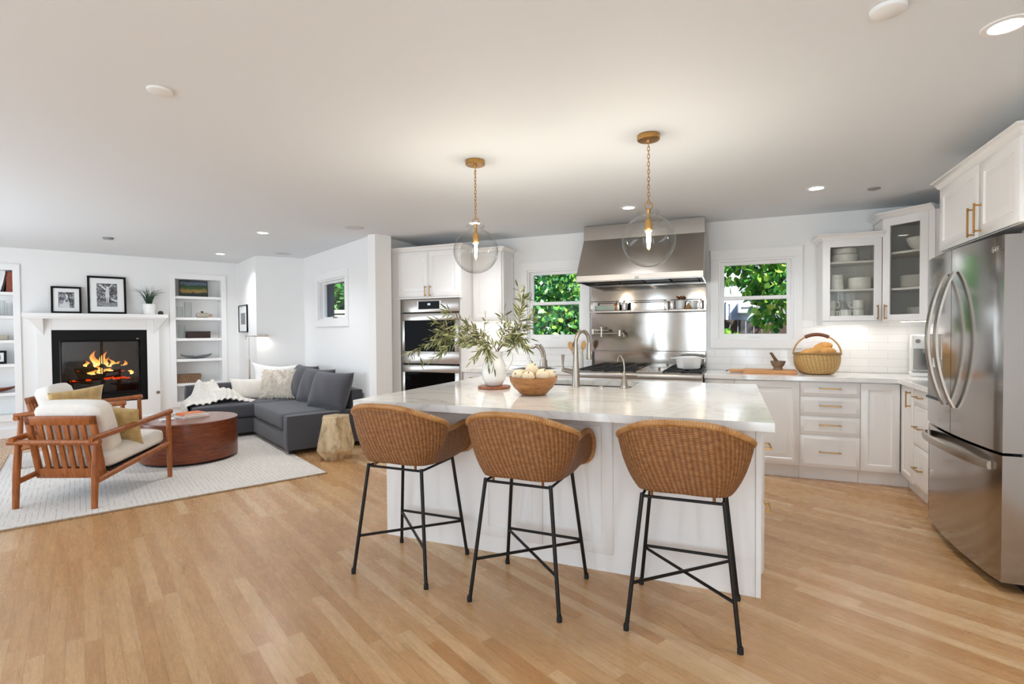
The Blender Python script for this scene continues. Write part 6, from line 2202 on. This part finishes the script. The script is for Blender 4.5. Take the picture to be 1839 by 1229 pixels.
# chunky knitted throw over the chaise end
m = M()
KU, KV = 150, 110
def throw(u, v):
    """u from the hanging outer edge across the seat, v from the seat front to over the low side back"""
    s = u * 0.94
    t = v * 0.74
    hang = 0.26 - 0.05 * math.sin(v * 9)
    xe = 1.045
    if s < hang:
        x, z = xe - .012 - .02 * math.sin(v * 6 + 1), 0.45 - (hang - s)
        nx, nz = -1.0, 0.15
    else:
        x, z = xe + (s - hang), 0.455
        nx, nz = 0.0, 1.0
    y = SYI + 0.10 + t * .62
    e = min(u, 1 - u) * 6
    k = max(0.0, min(1.0, (s - hang) / .12)) if s > hang else 0.0
    heap = k * (0.25 * math.exp(-((v - .52) / .24) ** 2) * math.exp(-((s - hang - .13) / .11) ** 2) + 0.245 * math.exp(-((v - .60) / .22) ** 2) * math.exp(-((s - hang - .31) / .09) ** 2)
                + 0.14 * math.exp(-((v - .22) / .17) ** 2) * math.exp(-((s - hang - .38) / .16) ** 2) + 0.07 * math.exp(-((v - .35) / .10) ** 2) * math.exp(-((s - hang - .50) / .07) ** 2) + 0.09 * math.exp(-((v - .88) / .14) ** 2))
    z += heap
    cable = abs(math.sin(math.pi * (s + 0.05 * math.sin(v * 7)) / .066)) ** .7
    stitch = abs(math.sin(math.pi * (t / .036 + (0.5 if int((s) / .066) % 2 else 0) + s * 6)))
    bmp = .026 * cable * (.55 + .45 * stitch) * min(1, e + .3)
    wob = .012 * math.sin(11 * u + 5 * v) * k
    return (x + nx * bmp + .018 * math.sin(7 * v) * k, y + .02 * math.sin(6 * u), z + nz * bmp + wob)
m.grid(throw, KU, KV)
o = m.obj('knit_throw', 'knit', None, (0, 0, 0), ANG, angle=180)
md = o.modifiers.new('thickness', 'SOLIDIFY'); md.thickness = .012; md.offset = -1
tag(o, 'chunky white knitted throw heaped over the chaise end of the sofa', 'blanket')

# swing-arm floor lamp behind the chaise
root = lthing('floor_lamp', 'slim swing-arm floor lamp behind the chaise, its head turned to the wall', 'floor lamp', 1.90, 8.22)
m = M(); m.lathe([(0, 0), (.11, 0), (.11, .015), (.02, .022), (.012, .03), (0, .03)], 28); m.obj('base', 'nickel', root)
m = M(); m.cyl((0, 0, .02), (0, 0, .95), .010, seg=12); m.cyl((0, 0, .95), (0, 0, 1.27), .006, seg=12); m.cyl((0, 0, .66), (0, 0, .95), .0125, seg=12)
m.obj('pole', 'nickel', root)
m = M(); m.cyl((-.045, 0, 1.24), (-.045, 0, 1.30), .012); m.tube([(-.05, 0, 1.285), (.08, -.05, 1.288)], .005, 8); m.cyl((.055, -.04, 1.2865), (.10, -.058, 1.2885), .009)
m.obj('swing_arm', 'nickel', root)
m = M(); m.box((.165, -.085, 1.288), (.15, .045, .036), .010, rot=R(-21)); m.obj('lamp_head', 'nickel', root)
m = M(); m.box((.165, -.085, 1.2688), (.13, .032, .003), rot=R(-21)); m.obj('lens', 'lamp_white', root, smooth=False)
d = bpy.data.lights.new('floor_lamp_light', 'SPOT'); d.energy = 1.1; d.spot_size = R(150); d.spot_blend = .35; d.shadow_soft_size = .02; d.color = (1, .93, .82)
lo = bpy.data.objects.new('floor_lamp_light', d); COL.objects.link(lo); lo.parent = root; lo.location = (.165, -.085, 1.262)

# faceted stump side table
root = lthing('side_table', 'faceted pale wood stump side table before the sofa arm', 'side table', 2.085, 5.43)
random.seed(4)
b = bmesh.new(); b.loops.layers.uv.new('UVMap')
levels = [(0.0, .13, 0.3), (.10, .20, 0.0), (.17, .195, .35), (.45, .148, .12)]
rows = []
for z, r, ph in levels:
    rows.append([b.verts.new((r * math.cos(ph + i * math.pi / 3) * random.uniform(.95, 1.06), r * math.sin(ph + i * math.pi / 3) * random.uniform(.95, 1.06), z)) for i in range(6)])
for A, B in zip(rows, rows[1:]):
    for i in range(6):
        j = (i + 1) % 6
        b.faces.new((A[i], A[j], B[i])); b.faces.new((A[j], B[j], B[i]))
b.faces.new(rows[0]); b.faces.new(rows[-1])
bmesh.ops.recalc_face_normals(b, faces=b.faces[:])
bmesh.ops.bevel(b, geom=b.edges[:], offset=.006, segments=2, profile=.5, affect='EDGES')
m = M(); m._add(b); m.obj('stump_body', 'pale_stump', root, angle=25)

# ================================================================== GARDEN
struct(M().bx(-25, 14, 5.99, 40, -0.32, -0.30).obj('ground', 'ground_earth', smooth=False))
def tree(name, label, trunk, blobs, nleaf, size, mat, seed, trunk_r=.10, group=None, width=.62):
    random.seed(seed)
    root = thing(name, label, 'tree', trunk, 0, group)
    m = M()
    c = sum((Vector(p) for p, r in blobs), Vector()) / len(blobs)
    m.tube(spline([(0, 0, -.3), (.05, 0, 1.0), (c.x * .5, c.y * .5, 1.7), (c.x, c.y, c.z)], 5), [trunk_r * (1 - .045 * i) for i in range(16)], 8)
    for p, r in blobs:
        m.tube([(.05, 0, 1.0), (Vector(p) * .6 + Vector((0, 0, .5))), p], [trunk_r * .4, trunk_r * .25, .01], 6)
    m.obj('trunk', 'bark', root)
    L = []
    tot = sum(r ** 2 for p, r in blobs)
    for p, r in blobs:
        for k in range(int(nleaf * r * r / tot)):
            d = Vector((random.gauss(0, 1), random.gauss(0, 1), random.gauss(0, 1))).normalized()
            q = Vector(p) + d * r * random.uniform(.35, 1) ** .6
            L.append((q, Vector((d.x * .5 + random.gauss(0, .5), d.y * .5 + random.gauss(0, .5), -.5 + random.gauss(0, .4))), random.uniform(.6, 1.2)))
    m = M(); leaves(m, L, size, size * width, .15)
    m.obj('foliage', mat, root, smooth=False)
tree('broadleaf_tree', 'leafy green tree filling the left kitchen window', (-2.9, 10.2, 0), [((-.9, 0, 1.5), .75), ((-.2, -.3, 1.3), .7), ((.5, .1, 1.5), .8), ((-.6, .2, 2.5), .9), ((.4, .0, 2.5), .85), ((1.1, .3, 1.9), .6), ((-1.6, .3, 2.1), .8), ((-.2, .2, 3.3), .9)], 5200, .14, 'tree_leaf', 31)
tree('broadleaf_tree', 'darker tree farther behind the left kitchen window', (-7.6, 14.5, 0), [((-.8, 0, 2.0), 1.3), ((1.0, 0, 1.7), 1.2), ((.2, .4, 3.2), 1.4), ((2.2, .3, 2.6), 1.1)], 3600, .22, 'tree_leaf', 32, .16)
tree('maple_tree', 'bright large-leaved tree hanging over the right kitchen window', (1.6, 9.6, 0), [((-.5, -.2, 2.25), .75), ((-1.3, 0, 2.55), .65), ((.3, .2, 2.3), .8), ((-.9, .1, 1.75), .42), ((-.2, .0, 1.55), .50), ((.6, .1, 1.4), .55), ((-.3, .2, 3.1), .9), ((-1.9, .3, 2.9), .6)], 5200, .15, 'vine_leaf', 33, width=.8)
tree('shrub', 'low bright shrub by the fence at the foot of the right kitchen window', (-.25, 9.1, 0), [((-.35, 0, 1.0), .32), ((.15, .1, 1.12), .26), ((-.8, .1, .95), .35)], 1200, .10, 'vine_leaf', 34, .03, width=.8)
tree('broadleaf_tree', 'tree outside the small living-room window', (-9.2, 11.2, 0), [((-.9, 0, 2.3), .7), ((-.2, .2, 2.7), .8), ((-1.6, .3, 2.6), .8), ((.4, 0, 2.2), .6)], 2600, .2, 'tree_leaf', 35)
# board fence
root = thing('wooden_fence', 'dark board fence behind the kitchen windows', 'fence', (-8, 11.6, -0.3))
for k in range(3):
    pass
m = M()
for k in range(84):
    m.bx(k * .148, k * .148 + .14, random.uniform(-.006, .006), .022, 0, 1.84 + random.uniform(-.01, .01))
m.obj('boards', 'fence_wood', root, smooth=False)
m = M(); m.bx(0, 12.4, .022, .06, .3, .4); m.bx(0, 12.4, .022, .06, 1.3, 1.4)
m.obj('rails', 'fence_wood', root, smooth=False)
# neighbour's house
root = thing('neighbour_house', 'grey-blue house with white trim beyond the right kitchen window', 'house', (-1.65, 13.2, -0.3), R(4))
m = M(); m.bx(-1.2, 2.2, 0, 5, 0, 2.75)
m.obj('wall', 'house_paint', root, smooth=False)
m = M(); m.prism([(-1.6, 2.75), (2.3, 2.75), (.5, 3.5)], -5.2, .06, Matrix.Rotation(R(90), 4, 'X'))
m.obj('roof', 'path_stone', root, smooth=False)
m = M(); m.bx(1.55, 1.60, -.03, 0, 0, 2.3); m.bx(1.64, 1.67, -.03, 0, 0, 2.3); m.bx(1.55, 1.67, -.03, 0, 2.24, 2.30)
m.obj('trim', 'house_trim', root, smooth=False)
m = M(); m.bx(1.80, 2.12, -.22, 0, 2.02, 2.26, .02)
ac = m.obj('air_conditioner', 'house_trim', root, smooth=False)
m = M(); m.bx(1.86, 2.05, -.225, -.22, 2.11, 2.16); m.obj('vent_slot', 'charcoal_paint', ac, smooth=False)
root = thing('garden_shed', 'pale flat-roofed shed glimpsed low in the left kitchen window', 'shed', (-3.4, 11.15, -0.3))
m = M(); m.bx(-.3, .5, 0, .36, 0, 1.75); m.obj('wall', 'charcoal_paint', root, smooth=False)
m = M(); m.bx(-.4, .6, -.10, .40, 1.75, 1.83); m.obj('roof', 'path_stone', root, smooth=False)
# dark post and trellis outside the small window
gp = Matrix.Translation((P3[0], P3[1], 0)) @ Matrix.Rotation(WL_ANG, 4, 'Z')
root = thing('trellis', 'dark metal trellis frame outside the small living-room window', 'trellis', (P3[0], P3[1], 0), WL_ANG)
m = M(); m.bx(3.30, 3.70, -.78, -.66, -.3, 2.6); m.bx(2.3, 3.30, -.78, -.66, 2.24, 2.42)
m.obj('post', 'charcoal_paint', root, smooth=False)
m = M()
for x in (2.98, 3.16):
    m.bx(x - .009, x + .009, -.96, -.94, -.3, 2.05)
for z in (1.66, 2.03):
    m.bx(2.97, 3.5, -.96, -.94, z - .009, z + .009)
m.obj('bars', 'black_metal', root, smooth=False)

root = thing('pergola_screen', 'pale slatted screen low in the small living-room window', 'screen', LV(4.2, 11.2, -0.3), ANG + R(-25))
for k in range(6):
    m = M(); m.bx(-1.4, 1.4, 0, .03, 1.50 + k * .11, 1.57 + k * .11)
    m.obj('slat', 'path_stone', root, smooth=False)
m = M(); m.bx(-1.4, -1.34, .03, .09, 0, 2.15); m.obj('post', 'path_stone', root, smooth=False)
m = M(); m.bx(1.34, 1.4, .03, .09, 0, 2.15); m.obj('post', 'path_stone', root, smooth=False)
